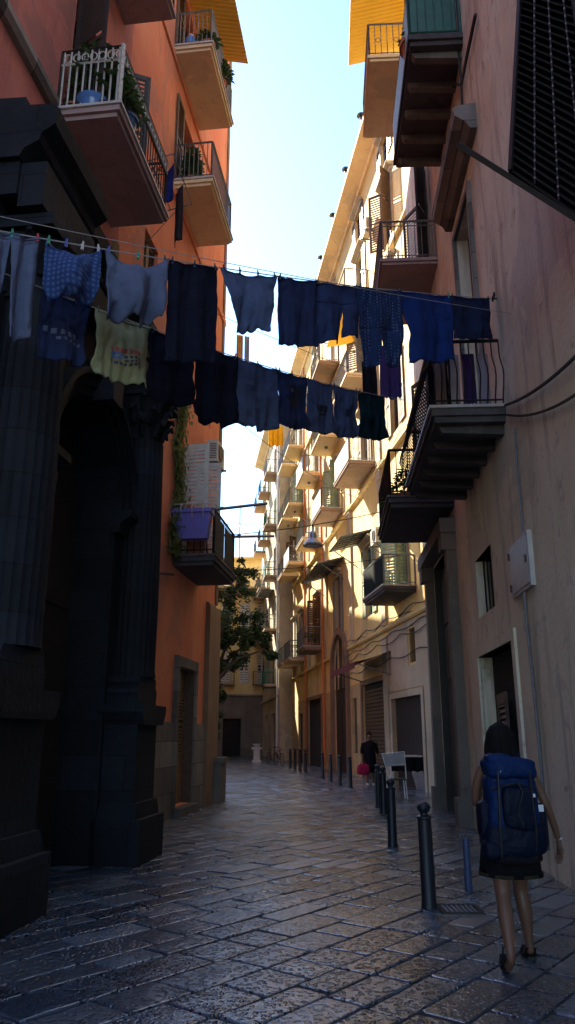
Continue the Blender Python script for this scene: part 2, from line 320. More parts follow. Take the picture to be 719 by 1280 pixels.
# ------------------------------------------------------------ facades
FL = Fac(-4.433, .122, 1)       # left: pink-red and orange house
FR = Fac(2.64, .051, -1)        # right: worn pink house
F2 = Fac(7.30, -.129, -1)       # right, further: long cream palazzo
F3 = Fac(6.45, -.129, -1)       # right, last house
def wall(F, s0, s1, z0, z1, holes, name, mat, parent, reveal=.28, depth=8.0, shell=True, zt=None):
    """solid building: front with recessed openings, sides, back and top"""
    mb = MB(F); ss = sorted(set([s0, s1]+[h[0] for h in holes]+[h[1] for h in holes])); zs = sorted(set([z0, z1]+[h[2] for h in holes]+[h[3] for h in holes]))
    ss = [s for s in ss if s0 <= s <= s1]; zs = [z for z in zs if z0 <= z <= z1]
    def inh(s, z): return any(h[0] < s < h[1] and h[2] < z < h[3] for h in holes)
    for i in range(len(ss)-1):
        for j in range(len(zs)-1):
            a, b, c, e = ss[i], ss[i+1], zs[j], zs[j+1]
            if not inh((a+b)/2, (c+e)/2): mb.add([(a,0,c),(b,0,c),(b,0,e),(a,0,e)], [(0,1,2,3)])
    for (a, b, c, e) in [h[:4] for h in holes]:
        a, b, c, e = max(a, s0), min(b, s1), max(c, z0), min(e, z1); r = -reveal
        mb.add([(a,0,c),(a,r,c),(a,r,e),(a,0,e)], [(0,1,2,3)]); mb.add([(b,0,c),(b,r,c),(b,r,e),(b,0,e)], [(0,1,2,3)])
        mb.add([(a,0,c),(b,0,c),(b,r,c),(a,r,c)], [(0,1,2,3)]); mb.add([(a,0,e),(b,0,e),(b,r,e),(a,r,e)], [(0,1,2,3)])
    if shell:
        D = -depth
        mb.add([(s0,0,z0),(s0,D,z0),(s0,D,z1),(s0,0,z1)], [(0,1,2,3)]); mb.add([(s1,0,z0),(s1,D,z0),(s1,D,z1),(s1,0,z1)], [(0,1,2,3)])
        mb.add([(s0,D,z0),(s1,D,z0),(s1,D,z1),(s0,D,z1)], [(0,1,2,3)]); mb.add([(s0,0,z1),(s1,0,z1),(s1,D,z1),(s0,D,z1)], [(0,1,2,3)])
    return mb.build(name, mat, parent, recalc=False)
def louvre(mb, s0, s1, z0, z1, d, th=.04, step=.07, fr=.07):
    """a louvred leaf lying in plane d"""
    mb.box(s0, s0+fr, d, d+th, z0, z1); mb.box(s1-fr, s1, d, d+th, z0, z1); mb.box(s0+fr, s1-fr, d, d+th, z0, z0+fr*1.4); mb.box(s0+fr, s1-fr, d, d+th, z1-fr*1.4, z1)
    zm = (z0+z1)/2
    mb.box(s0+fr, s1-fr, d, d+th, zm-fr/2, zm+fr/2)
    z = z0+fr*1.4+.02
    while z < z1-fr*1.4-.02:
        if abs(z+step/2-zm) > fr/2+step*.6:
            mb.add([(s0+fr,d+.004,z+step*.75),(s1-fr,d+.004,z+step*.75),(s1-fr,d+th-.004,z+.01),(s0+fr,d+th-.004,z+.01),
                (s0+fr,d+.004,z+step*.75-.012),(s1-fr,d+.004,z+step*.75-.012),(s1-fr,d+th-.004,z-.002),(s0+fr,d+th-.004,z-.002)],
                [(0,1,2,3),(7,6,5,4),(0,4,5,1),(2,6,7,3),(0,3,7,4),(1,5,6,2)])
        z += step
def window(F, h, parent, style='shutters', pm='whitepaint', reveal=.28, surround=None, open_=.9, step=.09):
    a, b, c, e = h
    mid = (a+b)/2; w = b-a
    fr = MB(F)
    for (x0, x1, z0, z1) in ((a, a+.07, c, e), (b-.07, b, c, e), (a+.07, b-.07, e-.07, e), (a+.07, b-.07, c, c+.07), (mid-.04, mid+.04, c+.07, e-.07)):
        fr.box(x0+.002, x1-.002, -reveal, -reveal+.06, z0+.002, z1-.002)
    zz = e-(e-c)*.25
    fr.box(a+.07, mid-.04, -reveal+.005, -reveal+.05, zz-.03, zz+.03); fr.box(mid+.04, b-.07, -reveal+.005, -reveal+.05, zz-.03, zz+.03)
    wn = fr.build('window', pm if pm != 'darkwood' else 'wood', parent)
    MB(F).box(a+.003, b-.003, -reveal-.03, -reveal-.003, c+.003, e-.003).build('pane', 'glass', wn)
    if style == 'shutters':       # folded back on the wall
        for k in (0, 1):
            m = MB(F)
            x0, x1 = (a-w/2+.02, a-.01) if k == 0 else (b+.01, b+w/2-.02)
            louvre(m, x0, x1, c+.02, e-.02, .02, step=step); m.build('shutter', pm, parent)
    elif style == 'ajar':         # standing out from the wall, edge-on
        for k in (0, 1):
            hx = a if k == 0 else b; sg = -1 if k == 0 else 1
            G = lambda p, hx=hx, sg=sg: F.P(hx+sg*(p[0]*math.cos(open_)), .03+p[0]*math.sin(open_)+p[1]*.9, p[2])
            m = MB(G); louvre(m, 0, w/2-.02, c+.02, e-.02, 0, step=step); m.build('shutter', pm, parent)
    elif style == 'closed':
        for (x0, x1) in ((a+.015, mid-.006), (mid+.006, b-.015)):
            m = MB(F); louvre(m, x0, x1, c+.02, e-.02, -.12, step=step); m.build('shutter', pm, parent)
    if surround:
        m = MB(F); t = .16
        m.box(a-t, a-.001, -.02, .05, c, e); m.box(b+.001, b+t, -.02, .05, c, e); m.box(a-t-.03, b+t+.03, -.02, .07, e+.001, e+t)
        m.prism([(-.02, e+t+.001), (.10, e+t+.001), (.24, e+t+.10), (.24, e+t+.15), (-.02, e+t+.19)], 's', a-t-.12, b+t+.12)
        m.build('window_surround', surround, parent)
    return wn
def balcony(F, s0, s1, z, d, parent, slab='slabcream', edge=None, th=.16, rail='iron', rail_h=1.0, style='bars', gap=.12, panel=None, brackets=0, label=None):
    """slab with stepped edge; railing is a sub-part"""
    m = MB(F)
    m.box(s0, s1, -.02, d, z-th*.55, z); m.box(s0+.05, s1-.05, -.02, d-.05, z-th, z-th*.55-.001)
    b = m.build('balcony', slab, parent)
    if label: b['label'] = label
    if edge:
        e = MB(F); e.box(s0-.03, s1+.03, -.015, d+.03, z+.001, z+.045); e.build('edge_slab', edge, b)
    for k in range(brackets):
        q = s0+.25+(s1-s0-.5)*k/max(1, brackets-1)
        e = MB(F); e.prism([(0, z-th-.002), (d*.8, z-th-.002), (d*.8, z-th-.09), (d*.45, z-th-.2), (.12, z-th-.55), (0, z-th-.6)], 's', q-.09, q+.09); e.build('bracket', slab, b)
    z0 = z+(.05 if edge else 0); r = MB(F); o = .05; zt = z0+rail_h
    P = [(s0+o, .02), (s0+o, d-o), (s1-o, d-o), (s1-o, .02)]
    for i in range(3):
        A, B = P[i], P[i+1]; L = math.hypot(A[0]-B[0], A[1]-B[1]); n = max(2, int(L/gap))
        for zz, w in ((zt, .045), (z0+.09, .022)): r.bar((*A, zz), (*B, zz), w)
        if style == 'ornate': r.bar((*A, zt-.24), (*B, zt-.24), .02)
        if style == 'double': r.bar((*A, zt-.12), (*B, zt-.12), .02)
        for k in range(n+1):
            f = k/n; q = (A[0]+(B[0]-A[0])*f, A[1]+(B[1]-A[1])*f)
            if style == 'belly' and i == 1 or style == 'bellyall':
                ox, oy = (0, 1) if i == 1 else ((-1, 0) if i == 0 else (1, 0))
                pts = []
                for t in range(9):
                    u = t/8; bul = .17*math.sin(math.pi*min(1, u*1.25))**2 if u < .8 else .0
                    pts.append((q[0]+ox*bul, q[1]+oy*bul, z0+.02+(rail_h-.02)*u))
                r.tube(pts, .011, 4)
            else:
                big = k in (0, n)
                r.bar((*q, z0), (*q, zt if style != 'ornate' or big else zt-.24), .034 if big else .015)
            if style in ('ornate', 'scroll') and k < n:
                qx = (A[0]+(B[0]-A[0])*(k+.5)/n, A[1]+(B[1]-A[1])*(k+.5)/n); ux, uy = (B[0]-A[0])/L, (B[1]-A[1])/L
                zc = zt-.12 if style == 'ornate' else (z0+zt)/2
                rr = min(gap*.42, .09)
                if style == 'ornate' or k % 3 == 1:
                    pts = [(qx[0]+ux*rr*math.cos(a)*(1 if a < 6.3 else .5), qx[1]+uy*rr*math.cos(a), zc+rr*1.2*math.sin(a)) for a in [j*math.pi/5 for j in range(10)]]
                    r.tube(pts, .009, 4, closed=True)
    rl = r.build('railing', rail, b)
    if panel:
        p = MB(F); p.box(s0+o+.04, s1-o-.04, d-o+.018, d-o+.03, z0+.06, zt-.06); p.build('railing_panel', panel, b)
    return b
def cornice(F, s0, s1, z, prof, name, mat, parent):
    m = MB(F); m.prism([(d, z+h) for d, h in prof], 's', s0, s1); return m.build(name, mat, parent)
CPROF = [(-.05, 0), (.12, 0), (.16, .12), (.45, .22), (.75, .3), (.8, .32), (.8, .5), (-.05, .6)]
STRING = [(-.02, 0), (.08, 0), (.14, .06), (.14, .16), (.05, .2), (-.02, .2)]

# ------------------------------------------------------------ ground and paving
g = MB(); g.add([(-60,-12,-.016), (60,-12,-.016), (60,200,-.016), (-60,200,-.016)], [(0,1,2,3)])
tag(g.build('ground', 'soil'), kind='structure')
def make_paving():
    th = R(38); cu, su = math.sin(th), math.cos(th)      # row direction u = (sin, cos); v = (cos, -sin)
    me = bpy.data.meshes.new('paved_street'); vs, fs, cols = [], [], []
    rnd = random.Random(3)
    v = -60.0
    def xl(y): return max(-4.433+.122*y, -4.3) - 1.2 if y < 21.5 else -13
    def xr(y): return (2.64+.051*y if y < 20 else 7.3-.129*y)+.5
    while v < 40:
        hgt = rnd.uniform(.26, .44); u = -40 + rnd.random()
        while u < 90:
            ln = rnd.uniform(.32, .86); cx = u+ln/2; cv = v+hgt/2
            X = cx*cu+cv*su; Y = cx*su-cv*cu
            if -1 < Y < 74 and xl(Y) < X < xr(Y):
                dist = Y; gp = .0005+rnd.random()*.003; bv = .016
                dz = rnd.uniform(-.004, .004); tx, ty = rnd.uniform(-.014, .014), rnd.uniform(-.014, .014)
                j = [rnd.uniform(-.008, .008) for _ in range(8)]
                cor = [(u+gp+abs(j[0]), v+gp+abs(j[1])), (u+ln-gp-abs(j[2]), v+gp+abs(j[3])), (u+ln-gp-abs(j[4]), v+hgt-gp-abs(j[5])), (u+gp+abs(j[6]), v+hgt-gp-abs(j[7]))]
                # outline with worn round corners and chipped edges
                ring = []
                for k in range(4):
                    a, b = cor[k], cor[(k+1) % 4]; L = math.hypot(b[0]-a[0], b[1]-a[1]); n = 5 if Y < 26 else 2
                    for q in range(n):
                        f = (q+.18)/(n-.64) if n > 2 else (.06 if q == 0 else .94)
                        f = min(f, 1-.03/L)
                        nx, ny = -(b[1]-a[1])/L, (b[0]-a[0])/L; w = rnd.uniform(0, .006) if Y < 26 else 0
                        ring.append((a[0]+(b[0]-a[0])*f+nx*w, a[1]+(b[1]-a[1])*f+ny*w))
                n = len(ring); o = len(vs)
                def P(p, ins, z):
                    du, dv = p[0]-cx, p[1]-cv; L = math.hypot(du, dv); k = 1-ins/L
                    du *= k; dv *= k; uu, vv = cx+du, cv+dv
                    return (uu*cu+vv*su, uu*su-vv*cu, z+(du*tx+dv*ty) + (mnoise.noise(Vector((uu*.35, vv*.35, 0)))*.02))
                for p in ring: vs.append(P(p, 0, -.04))
                for p in ring: vs.append(P(p, .001, -.014+dz))
                for p in ring: vs.append(P(p, .006, -.003+dz))
                for p in ring: vs.append(P(p, .018, dz))
                vs.append(P((cx, cv), 0, dz+.004) if False else (cx*cu+cv*su, cx*su-cv*cu, dz+.003+mnoise.noise(Vector((cx*.35, cv*.35, 0)))*.02))
                c = (rnd.random(), 1.0 if rnd.random() < .7 else rnd.uniform(.05, .4), rnd.random(), 1)
                for lv in range(3):
                    for k in range(n):
                        fs.append((o+lv*n+k, o+lv*n+(k+1) % n, o+(lv+1)*n+(k+1) % n, o+(lv+1)*n+k)); cols.append(c)
                for k in range(n): fs.append((o+3*n+k, o+3*n+(k+1) % n, o+4*n)); cols.append(c)
            u += ln
        v += hgt
    me.from_pydata(vs, [], fs)
    b = bmesh.new(); b.from_mesh(me); bmesh.ops.recalc_face_normals(b, faces=b.faces[:]); b.to_mesh(me); b.free()
    ca = me.color_attributes.new('slab', 'FLOAT_COLOR', 'CORNER')
    for p, c in zip(me.polygons, cols):
        p.use_smooth = False
        for li in p.loop_indices: ca.data[li].color = c
    me.materials.append(M['paving'])
    o = bpy.data.objects.new('paved_street', me); COL.objects.link(o); tag(o, kind='structure')
make_paving()

# ------------------------------------------------------------ left: pink-red house over the portal, orange house
pr = thing('corner_house', FL.P(6, 0, 0), 'pink red plastered house front above the black stone portal', 'house')
hp = [(9.2, 10.6, 10.35, 12.9), (9.2, 10.6, 14.75, 17.2)]
wall(FL, -4, 11.6, -.3, 24, hp, 'wall', 'pinkred', pr, depth=9)
window(FL, hp[0], pr, 'ajar', 'darkwood', open_=1.1); window(FL, hp[1], pr, 'shutters', 'darkwood')
cornice(FL, -3.9, 8.7, 10.1, STRING, 'string_course', 'stone', pr)
cornice(FL, 11.35, 11.55, 0, [(-.02,0),(.06,0),(.06,9.9),(-.02,9.9)], 'corner_strip', 'tan', pr)
bb = balcony(FL, 8.84, 11.3, 10.22, .98, pr, 'slabpink', 'marble', rail='iron', style='ornate', gap=.12, rail_h=1.05, label='large mauve balcony with pale scroll railing band')
m = MB(FL)     # white painted near end of the railing
for k in range(9): m.bar((8.88, .06+k*.105, 10.3), (8.88, .06+k*.105, 11.3), .02)
for k in range(7): 
    m.tube([(8.875, .12+k*.13+.05*math.cos(a), 11.18+.07*math.sin(a)) for a in [j*math.pi/5 for j in range(10)]], .011, 4, closed=True)
m.bar((8.875, .03, 11.07), (8.875, .95, 11.07), .03); m.bar((8.875, .95, 10.27), (8.875, .95, 11.34), .05)
m.build('white_end_grille', 'ironwhite', bb)
m = MB(FL)
n = 18
for k in range(n):
    s = 8.95+2.3*(k+.5)/n
    m.tube([(s+.05*math.cos(a), .955, 11.17+.07*math.sin(a)) for a in [j*math.pi/5 for j in range(10)]], .010, 4, closed=True)
m.bar((8.9, .955, 11.07), (11.25, .955, 11.07), .022); m.bar((8.9, .955, 11.27), (11.25, .955, 11.27), .022)
m.build('white_scroll_band', 'ironwhite', bb)
balcony(FL, 8.84, 11.2, 14.62, .98, pr, 'slabpink', None, style='bars', rail_h=1.0)
org = thing('orange_house', FL.P(16, 0, 0), 'tall orange plastered house with three balconies at the street corner', 'house')
ho = [(16.7, 18.15, .18, 3.05), (16.5, 17.7, 5.25, 8.1), (15.2, 16.4, 13.95, 16.4), (14.8, 16.0, 17.35, 19.8), (18.3, 19.2, 9.6, 11.2), (13.0, 13.9, 9.9, 11.4)]
wall(FL, 11.6, 20.5, -.3, 28, ho, 'wall', 'orange', org, depth=11)
window(FL, ho[1], org, 'ajar', 'whitepaint', open_=1.45); window(FL, ho[2], org, 'shutters', 'wood'); window(FL, ho[3], org, 'shutters', 'wood')
window(FL, ho[4], org, None, 'whitepaint'); window(FL, ho[5], org, 'closed', 'wood')
cornice(FL, 11.7, 20.6, 13.55, [(-.02,0),(.05,0),(.05,.2),(-.02,.2)], 'string_course', 'orange', org)
cornice(FL, 11.7, 20.6, 17.0, [(-.02,0),(.05,0),(.05,.2),(-.02,.2)], 'string_course', 'orange', org)
cornice(FL, 11.7, 20.9, 27.9, [(-.05,0),(.2,0),(.6,.15),(.6,.3),(-.05,.4)], 'roof_cornice', 'orange', org)
cornice(FL, 18.4, 19.28, -.2, [(-.02,0),(.07,0),(.07,2.0),(.03,2.08),(-.02,2.08)], 'stone_dado', 'stone', org)
cornice(FL, 11.7, 16.45, -.2, [(-.02,0),(.07,0),(.07,2.0),(.03,2.08),(-.02,2.08)], 'stone_dado', 'stone', org)
cornice(FL, 19.3, 20.56, -.2, [(-.02,0),(.12,0),(.12,5.0),(.06,5.1),(-.02,5.1)], 'corner_pilaster', 'tan', org)
cornice(FL, 20.3, 20.53, 5.0, [(-.02,0),(.04,0),(.04,22.5),(-.02,22.5)], 'corner_strip', 'tan', org)
m = MB(FL); a, b, c, e = ho[0]
for (x0, x1, z0, z1) in ((a-.2, a, -.05, e), (b, b+.2, -.05, e), (a-.2, b+.2, e+.001, e+.22)): m.box(x0, x1, -.02, .09, z0, z1)
m.box(a-.1, b+.1, -.02, .22, -.04, .17); m.build('door_surround', 'stone', org)
m = MB(FL)
for (x0, x1) in ((a+.01, (a+b)/2-.005), ((a+b)/2+.005, b-.01)):
    m.box(x0, x1, -.2, -.16, .18, 1.15); louvre(m, x0, x1, 1.16, 2.55, -.2, step=.075)
    m.box(x0, x1, -.2, -.17, 2.56, e-.01)
    m.box(x0+.12, x1-.12, -.159, -.145, .3, 1.0)
dr = m.build('door', 'wooddoor', org)
m = MB(FL); m.box(a+.002, a+.03, -.24, .05, .18, e-.03); m.box(b-.03, b-.002, -.24, .05, .18, e-.03); m.box(a+.002, b-.002, -.24, .05, e-.029, e-.002); m.build('door_lining', 'wood', org)
MB(FL).tube([((a+b)/2-.06, -.13, 1.25), ((a+b)/2-.06, -.10, 1.3), ((a+b)/2-.06, -.13, 1.38)], .012).build('handle', 'irongrey', dr)
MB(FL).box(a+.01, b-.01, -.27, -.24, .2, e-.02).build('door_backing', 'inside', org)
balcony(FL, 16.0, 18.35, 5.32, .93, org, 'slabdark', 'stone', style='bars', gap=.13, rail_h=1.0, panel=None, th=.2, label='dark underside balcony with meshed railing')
balcony(FL, 14.7, 17.0, 13.92, .93, org, 'slabcream', 'marble', style='bars', gap=.1, rail_h=1.0, rail='irongrey')
balcony(FL, 14.2, 16.7, 17.32, .93, org, 'slabcream', 'marble', style='bars', gap=.1, rail_h=1.0, rail='irongrey')
# yellow corrugated awnings
def corrugated(F, s0, s1, d, z0, z1, parent, mat='yellow'):
    m = MB(F); n = int((s1-s0)/.03)
    m.grid(lambda u, v: (s0+(s1-s0)*u, -.0+d*v, z0+(z1-z0)*v+.018*math.sin(u*n*math.pi/2)), n, 2)
    return m.build('corrugated_awning', mat, parent, solid=.008, recalc=False)
corrugated(FL, 13.9, 17.1, 1.25, 20.1, 19.75, org)
# portal ---------------------------------------------------------------
po = thing('stone_portal', FL.P(9.2, .6, 0), 'black carved stone portal with arched doorway and heavy cornice', 'portal')
A0, A1, AZ = 8.35, 10.75, 4.75; AC, AR = (A0+A1)/2, (A1-A0)/2
m = MB(FL)   # portal body with arch
m.box(6.7, A0, -.05, .62, -.2, 6.95); m.box(A1, 11.35, -.05, .62, -.2, 6.95)
pts = [(AC-AR*math.cos(math.pi*k/16), AZ+AR*math.sin(math.pi*k/16)) for k in range(17)]
for k in range(16):
    p, q = pts[k], pts[k+1]
    m.prism([(p[0], p[1]), (q[0], q[1]), (q[0], 6.95), (p[0], 6.95)], 'd', -.05, .62)
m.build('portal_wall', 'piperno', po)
m = MB(FL)   # archivolt, several mouldings
for (r0, r1, d) in ((.0, .12, .70), (.12, .26, .76), (.26, .34, .84)):
    for k in range(20):
        t0, t1 = math.pi*k/20, math.pi*(k+1)/20
        P4 = [(AC-(AR+rr)*math.cos(t), AZ+(AR+rr)*math.sin(t)) for rr, t in ((r0, t0), (r0, t1), (r1, t1), (r1, t0))]
        m.prism(P4, 'd', .6, d)
m.prism([(AC-.16, AZ+AR-.05), (AC+.16, AZ+AR-.05), (AC+.26, AZ+AR+.5), (AC-.26, AZ+AR+.5)], 'd', .6, .98)
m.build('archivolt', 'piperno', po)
for s0 in (A0-.42, A1-.12):
    m = MB(FL); m.prism([(.6, AZ-.34), (.72, AZ-.34), (.74, AZ-.2), (.88, AZ-.1), (.88, AZ), (.6, AZ)], 's', s0, s0+.54); m.build('impost', 'piperno', po)
m = MB(FL); m.box(A0-.1, A1+.1, .004, .03, -.05, 6.2); 
for k in range(2):
    for q in range(3): m.box(A0+.15+k*1.2, A0+1.05+k*1.2, 0.031, .07, .4+q*1.45, 1.6+q*1.45)
m.build('door', 'darkwood', po)
for (c0, c1, nm) in ((6.75, 8.0, 'near'), (10.75, 11.85, 'far')):
    mid, w = (c0+c1)/2, (c1-c0); ped = MB(FL)
    ped.box(c0, c1, .55, 1.22, -.2, .55)
    ped.prism([(c0, .551), (c1, .551), (c1-.1, .75), (c0+.1, .75)], 'd', .55, 1.14)
    ped.box(c0+.1, c1-.1, .55, 1.08, .751, 1.75)
    ped.prism([(c0+.1, 1.751), (c1-.1, 1.751), (c1+.02, 1.92), (c1+.02, 2.02), (c0-.02, 2.02), (c0-.02, 1.92)], 'd', .55, 1.18)
    ped.build('pedestal', 'piperno', po)
    k = w*.30; col = MB(FL)
    col.prism([(mid-k*1.3, 2.021), (mid+k*1.3, 2.021), (mid+k*1.3, 2.13), (mid+k*1.38, 2.18), (mid+k*1.3, 2.24), (mid+k*1.12, 2.28), (mid+k*1.2, 2.33), (mid+k*1.1, 2.4), (mid-k*1.1, 2.4), (mid-k*1.2, 2.33), (mid-k*1.12, 2.28), (mid-k*1.3, 2.24), (mid-k*1.38, 2.18), (mid-k*1.3, 2.13)], 'd', .6, 1.06)
    col.lathe((0, 0, 0), [(k, 0), (k, .1)], 3) if False else None
    fl = 26; vs = []
    zz = [2.401, 2.5, 3.4, 4.4, 5.3, 6.0]; sc_ = [1.0, .96, .97, .95, .90, .86]
    for z, q in zip(zz, sc_):
        for j in range(fl*2):
            an = math.pi*2*j/(fl*2); rr = k*1.06*q*(1 if j % 2 else .955); vs.append((mid+rr*math.cos(an), .80+rr*math.sin(an), z))
    nn = fl*2; col.add(vs, [(a*nn+b, a*nn+(b+1) % nn, (a+1)*nn+(b+1) % nn, (a+1)*nn+b) for a in range(5) for b in range(nn)])
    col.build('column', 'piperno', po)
    cp = MB(FL)
    cp.lathe((mid, .74, 0), [(k*.95, 6.001), (k*.9, 6.1), (k*1.0, 6.3), (k*1.25, 6.55), (k*1.35, 6.66)], 20)
    for row in range(3):         # acanthus-like curled leaves
        for q in range(9):
            an = 2*math.pi*(q+.5*row)/9; rr = k*(.95+.08*row); z = 6.05+row*.2
            cx, cy = math.cos(an), math.sin(an)
            pl = [(mid+cx*(rr+dd), .74+cy*(rr+dd), z+zz) for dd, zz in ((0, 0), (.04, .12), (.10, .20), (.16, .22), (.18, .16))]
            cp.tube(pl, [.05, .06, .055, .045, .02], 5)
    cp.box(mid-w*.46, mid+w*.46, .5, 1.2, 6.661, 6.80)
    cp.build('capital', 'piperno', po)
m = MB(FL)    # entablature
m.box(6.66, 11.6, -.05, .84, 6.951, 7.35)
m.box(6.7, 8.05, .841, 1.12, 6.82, 7.35); m.box(10.7, 11.9, .6, 1.12, 6.82, 6.949)
m.build('entablature', 'piperno', po)
m = MB(FL)
pf = lambda d: [(-.04, 7.351), (d, 7.351), (d+.05, 7.450), (d+.2, 7.530), (d+.22, 7.620), (d+.36, 7.720), (d+.38, 7.920), (d+.3, 7.980), (-.04, 8.040)]
m.prism(pf(.6), 's', 6.6, 11.5); m.prism(pf(.86), 's', 6.59, 8.15)
m.prism([(-.04, 8.041), (.7, 8.041), (.8, 8.100), (.8, 8.220), (-.04, 8.260)], 's', 6.7, 7.3)
m.build('cornice', 'piperno', po)
m = MB(FL)
for k in range(22): m.box(6.8+k*.21, 6.9+k*.21, .6, .86, 7.42, 7.50)
m.build('dentils', 'piperno', po)
# guard block at the orange corner
m = MB(); 
m.prism([(-2.12,20.2),(-1.66,20.12),(-1.6,20.9),(-2.05,21.0)], 'z', -.1, .95); m.prism([(-2.16,20.16),(-1.62,20.08),(-1.56,20.94),(-2.08,21.04)], 'z', .951, 1.08)
tag(m.build('stone_block', 'brownbase', loc=(-1.85, 20.5, 0)), 'waist high dark stone block at the foot of the orange house corner', 'stone block')

# ------------------------------------------------------------ right: worn pink house
pk = thing('pink_house', FR.P(14, 0, 0), 'worn pink plastered house with grey lower wall on the right', 'house')
hr = [(10.8, 13.3, -.02, 2.9), (11.8, 13.1, 3.55, 4.55), (15.2, 18.2, -.02, 5.5), (11.3, 12.7, 6.22, 10.85), (15.7, 17.1, 6.4, 10.2), (15.7, 17.1, 12.1, 15.2), (11.6, 13.0, 14.0, 17.0), (15.7, 17.1, 17.8, 20.4)]
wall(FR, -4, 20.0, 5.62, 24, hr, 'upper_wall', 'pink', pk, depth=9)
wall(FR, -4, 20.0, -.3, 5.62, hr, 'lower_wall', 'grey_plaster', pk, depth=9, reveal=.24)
for h in hr[4:]: window(FR, h, pk, 'shutters' if h[0] < 15 else 'ajar', 'darkwood', open_=.5)
window(FR, hr[3], pk, None, 'darkwood')
m = MB(FR); a, b, c, e = hr[3]
m.box(a-.14, a, -.01, .06, c, e+.12); m.box(b, b+.14, -.01, .06, c, e+.12); m.box(a, b, -.01, .06, e, e+.12); m.build('window_surround', 'stone', pk)
cornice(FR, 10.35, 13.1, 11.35, [(-.02,0),(.12,0),(.18,.12),(.36,.26),(.38,.42),(.3,.46),(-.02,.52)], 'window_hood', 'stone', pk)
MB(FR).box(11.81, 13.09, -.235, -.21, 3.56, 4.54).build('window', 'glass', pk)
m = MB(FR)
for k in range(5): m.bar((11.9+k*.27, -.12, 3.55), (11.9+k*.27, -.12, 4.55), .02)
m.build('window_grille', 'iron', pk)
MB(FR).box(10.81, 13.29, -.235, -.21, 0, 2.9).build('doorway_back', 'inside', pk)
m = MB(FR); G = lambda p: FR.P(12.95-p[0]*.95, -.2+p[0]*.10+p[1], p[2])
m.T = G; louvre(m, 0, 1.25, .05, 2.25, 0, step=.09, fr=.12); m.build('shutter_door', 'wood', pk)
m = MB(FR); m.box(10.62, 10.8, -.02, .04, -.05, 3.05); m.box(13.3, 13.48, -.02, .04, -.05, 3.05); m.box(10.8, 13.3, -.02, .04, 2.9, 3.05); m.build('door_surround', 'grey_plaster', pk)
# dark portal at its far end
m = MB(FR)
m.box(15.22, 18.18, -.235, -.18, 0, 5.45); m.box(15.205, 15.24, -.18, -.005, 0, 5.49); m.box(18.16, 18.195, -.18, -.005, 0, 5.49)
for k in range(2):
    for q in range(4): m.box(15.45+k*1.4, 16.55+k*1.4, -.179, -.14, .35+q*1.25, 1.4+q*1.25)
m.build('portal_door', 'darkwood', pk)
for s in (14.85, 18.2):
    m = MB(FR); m.box(s, s+.42, -.02, .28, -.1, .5); m.box(s+.05, s+.37, -.02, .2, .501, 5.2); m.box(s, s+.42, -.02, .3, 5.201, 5.55); m.build('portal_pilaster', 'brownbase', pk)
MB(FR).box(14.8, 18.7, -.02, .32, 5.551, 5.85).build('portal_lintel', 'brownbase', pk)
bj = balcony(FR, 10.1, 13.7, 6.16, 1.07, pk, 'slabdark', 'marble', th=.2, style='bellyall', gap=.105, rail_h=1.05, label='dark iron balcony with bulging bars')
for k in range(6):
    s = 10.3+k*.62; MB(FR).prism([(0, 5.958), (.95, 5.958), (.9, 5.86), (0, 5.82)], 's', s, s+.13).build('joist', 'slabdark', bj)
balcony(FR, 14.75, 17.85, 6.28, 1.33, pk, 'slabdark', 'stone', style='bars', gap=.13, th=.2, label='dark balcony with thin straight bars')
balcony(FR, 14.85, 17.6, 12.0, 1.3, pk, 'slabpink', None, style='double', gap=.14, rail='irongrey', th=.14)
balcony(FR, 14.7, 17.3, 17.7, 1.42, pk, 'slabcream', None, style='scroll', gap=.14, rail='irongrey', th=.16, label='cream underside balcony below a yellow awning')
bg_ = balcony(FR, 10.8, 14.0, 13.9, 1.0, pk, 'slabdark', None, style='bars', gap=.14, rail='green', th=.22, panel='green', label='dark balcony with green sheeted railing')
MB(FR).box(10.865, 10.88, .1, .93, 13.96, 14.85).build('railing_panel', 'green', bg_)
for k in range(5):
    s = 11.0+k*.66; MB(FR).prism([(0, 13.678), (.92, 13.678), (.86, 13.56), (0, 13.52)], 's', s, s+.14).build('joist', 'brownbase', bg_)
corrugated(FR, 14.0, 17.7, 1.75, 21.0, 20.6, pk)
# ------------------------------------------------------------ right, further: cream palazzo
cr = thing('cream_palazzo', F2.P(36, 0, 0), 'long sunlit cream palazzo with many small balconies on the right', 'palazzo')
cols_ = [(24.4, 27.0), (29.2, 32.0), (35.8, 38.4), (41.6, 44.1), (47.7, 50.2), (51.3, 53.5)]
floors = [6.25, 12.3, 16.25, 20.3]
bal = {(0,0): 1, (1,1): 1, (2,1): 1, (3,1): 1, (1,2): 1, (2,2): 1, (3,2): 1, (4,2): 1, (2,3): 1, (1,3): 1, (3,3): 1, (3,0): 1, (4,1): 1, (4,3): 1, (4,0): 1, (5,0): 1, (5,1): 1, (5,2): 1, (5,3): 1}
h2 = []; wins = []
for ci, (a, b) in enumerate(cols_):
    for fi, z in enumerate(floors):
        mid = (a+b)/2; h = (mid-.6, mid+.6, z+.03, z+(2.75 if fi else 2.9)); h2.append(h); wins.append((ci, fi, h))
    h2.append((mid-.55, mid+.55, 24.0, 25.4)); wins.append((ci, 4, h2[-1]))
sq = [(24.2, 27.7, -.02, 2.85), (24.7, 25.35, 3.9, 5.0), (28.7, 32.4, -.02, 3.6), (35.2, 38.6, -.02, 6.3), (42.3, 47.0, -.02, 3.6), (49.3, 50.8, -.02, 3.0), (33.6, 34.5, .9, 3.2)]
wall(F2, 20.0, 54.0, 3.75, 26.3, h2+sq, 'upper_wall', 'cream', cr, depth=10, reveal=.15)
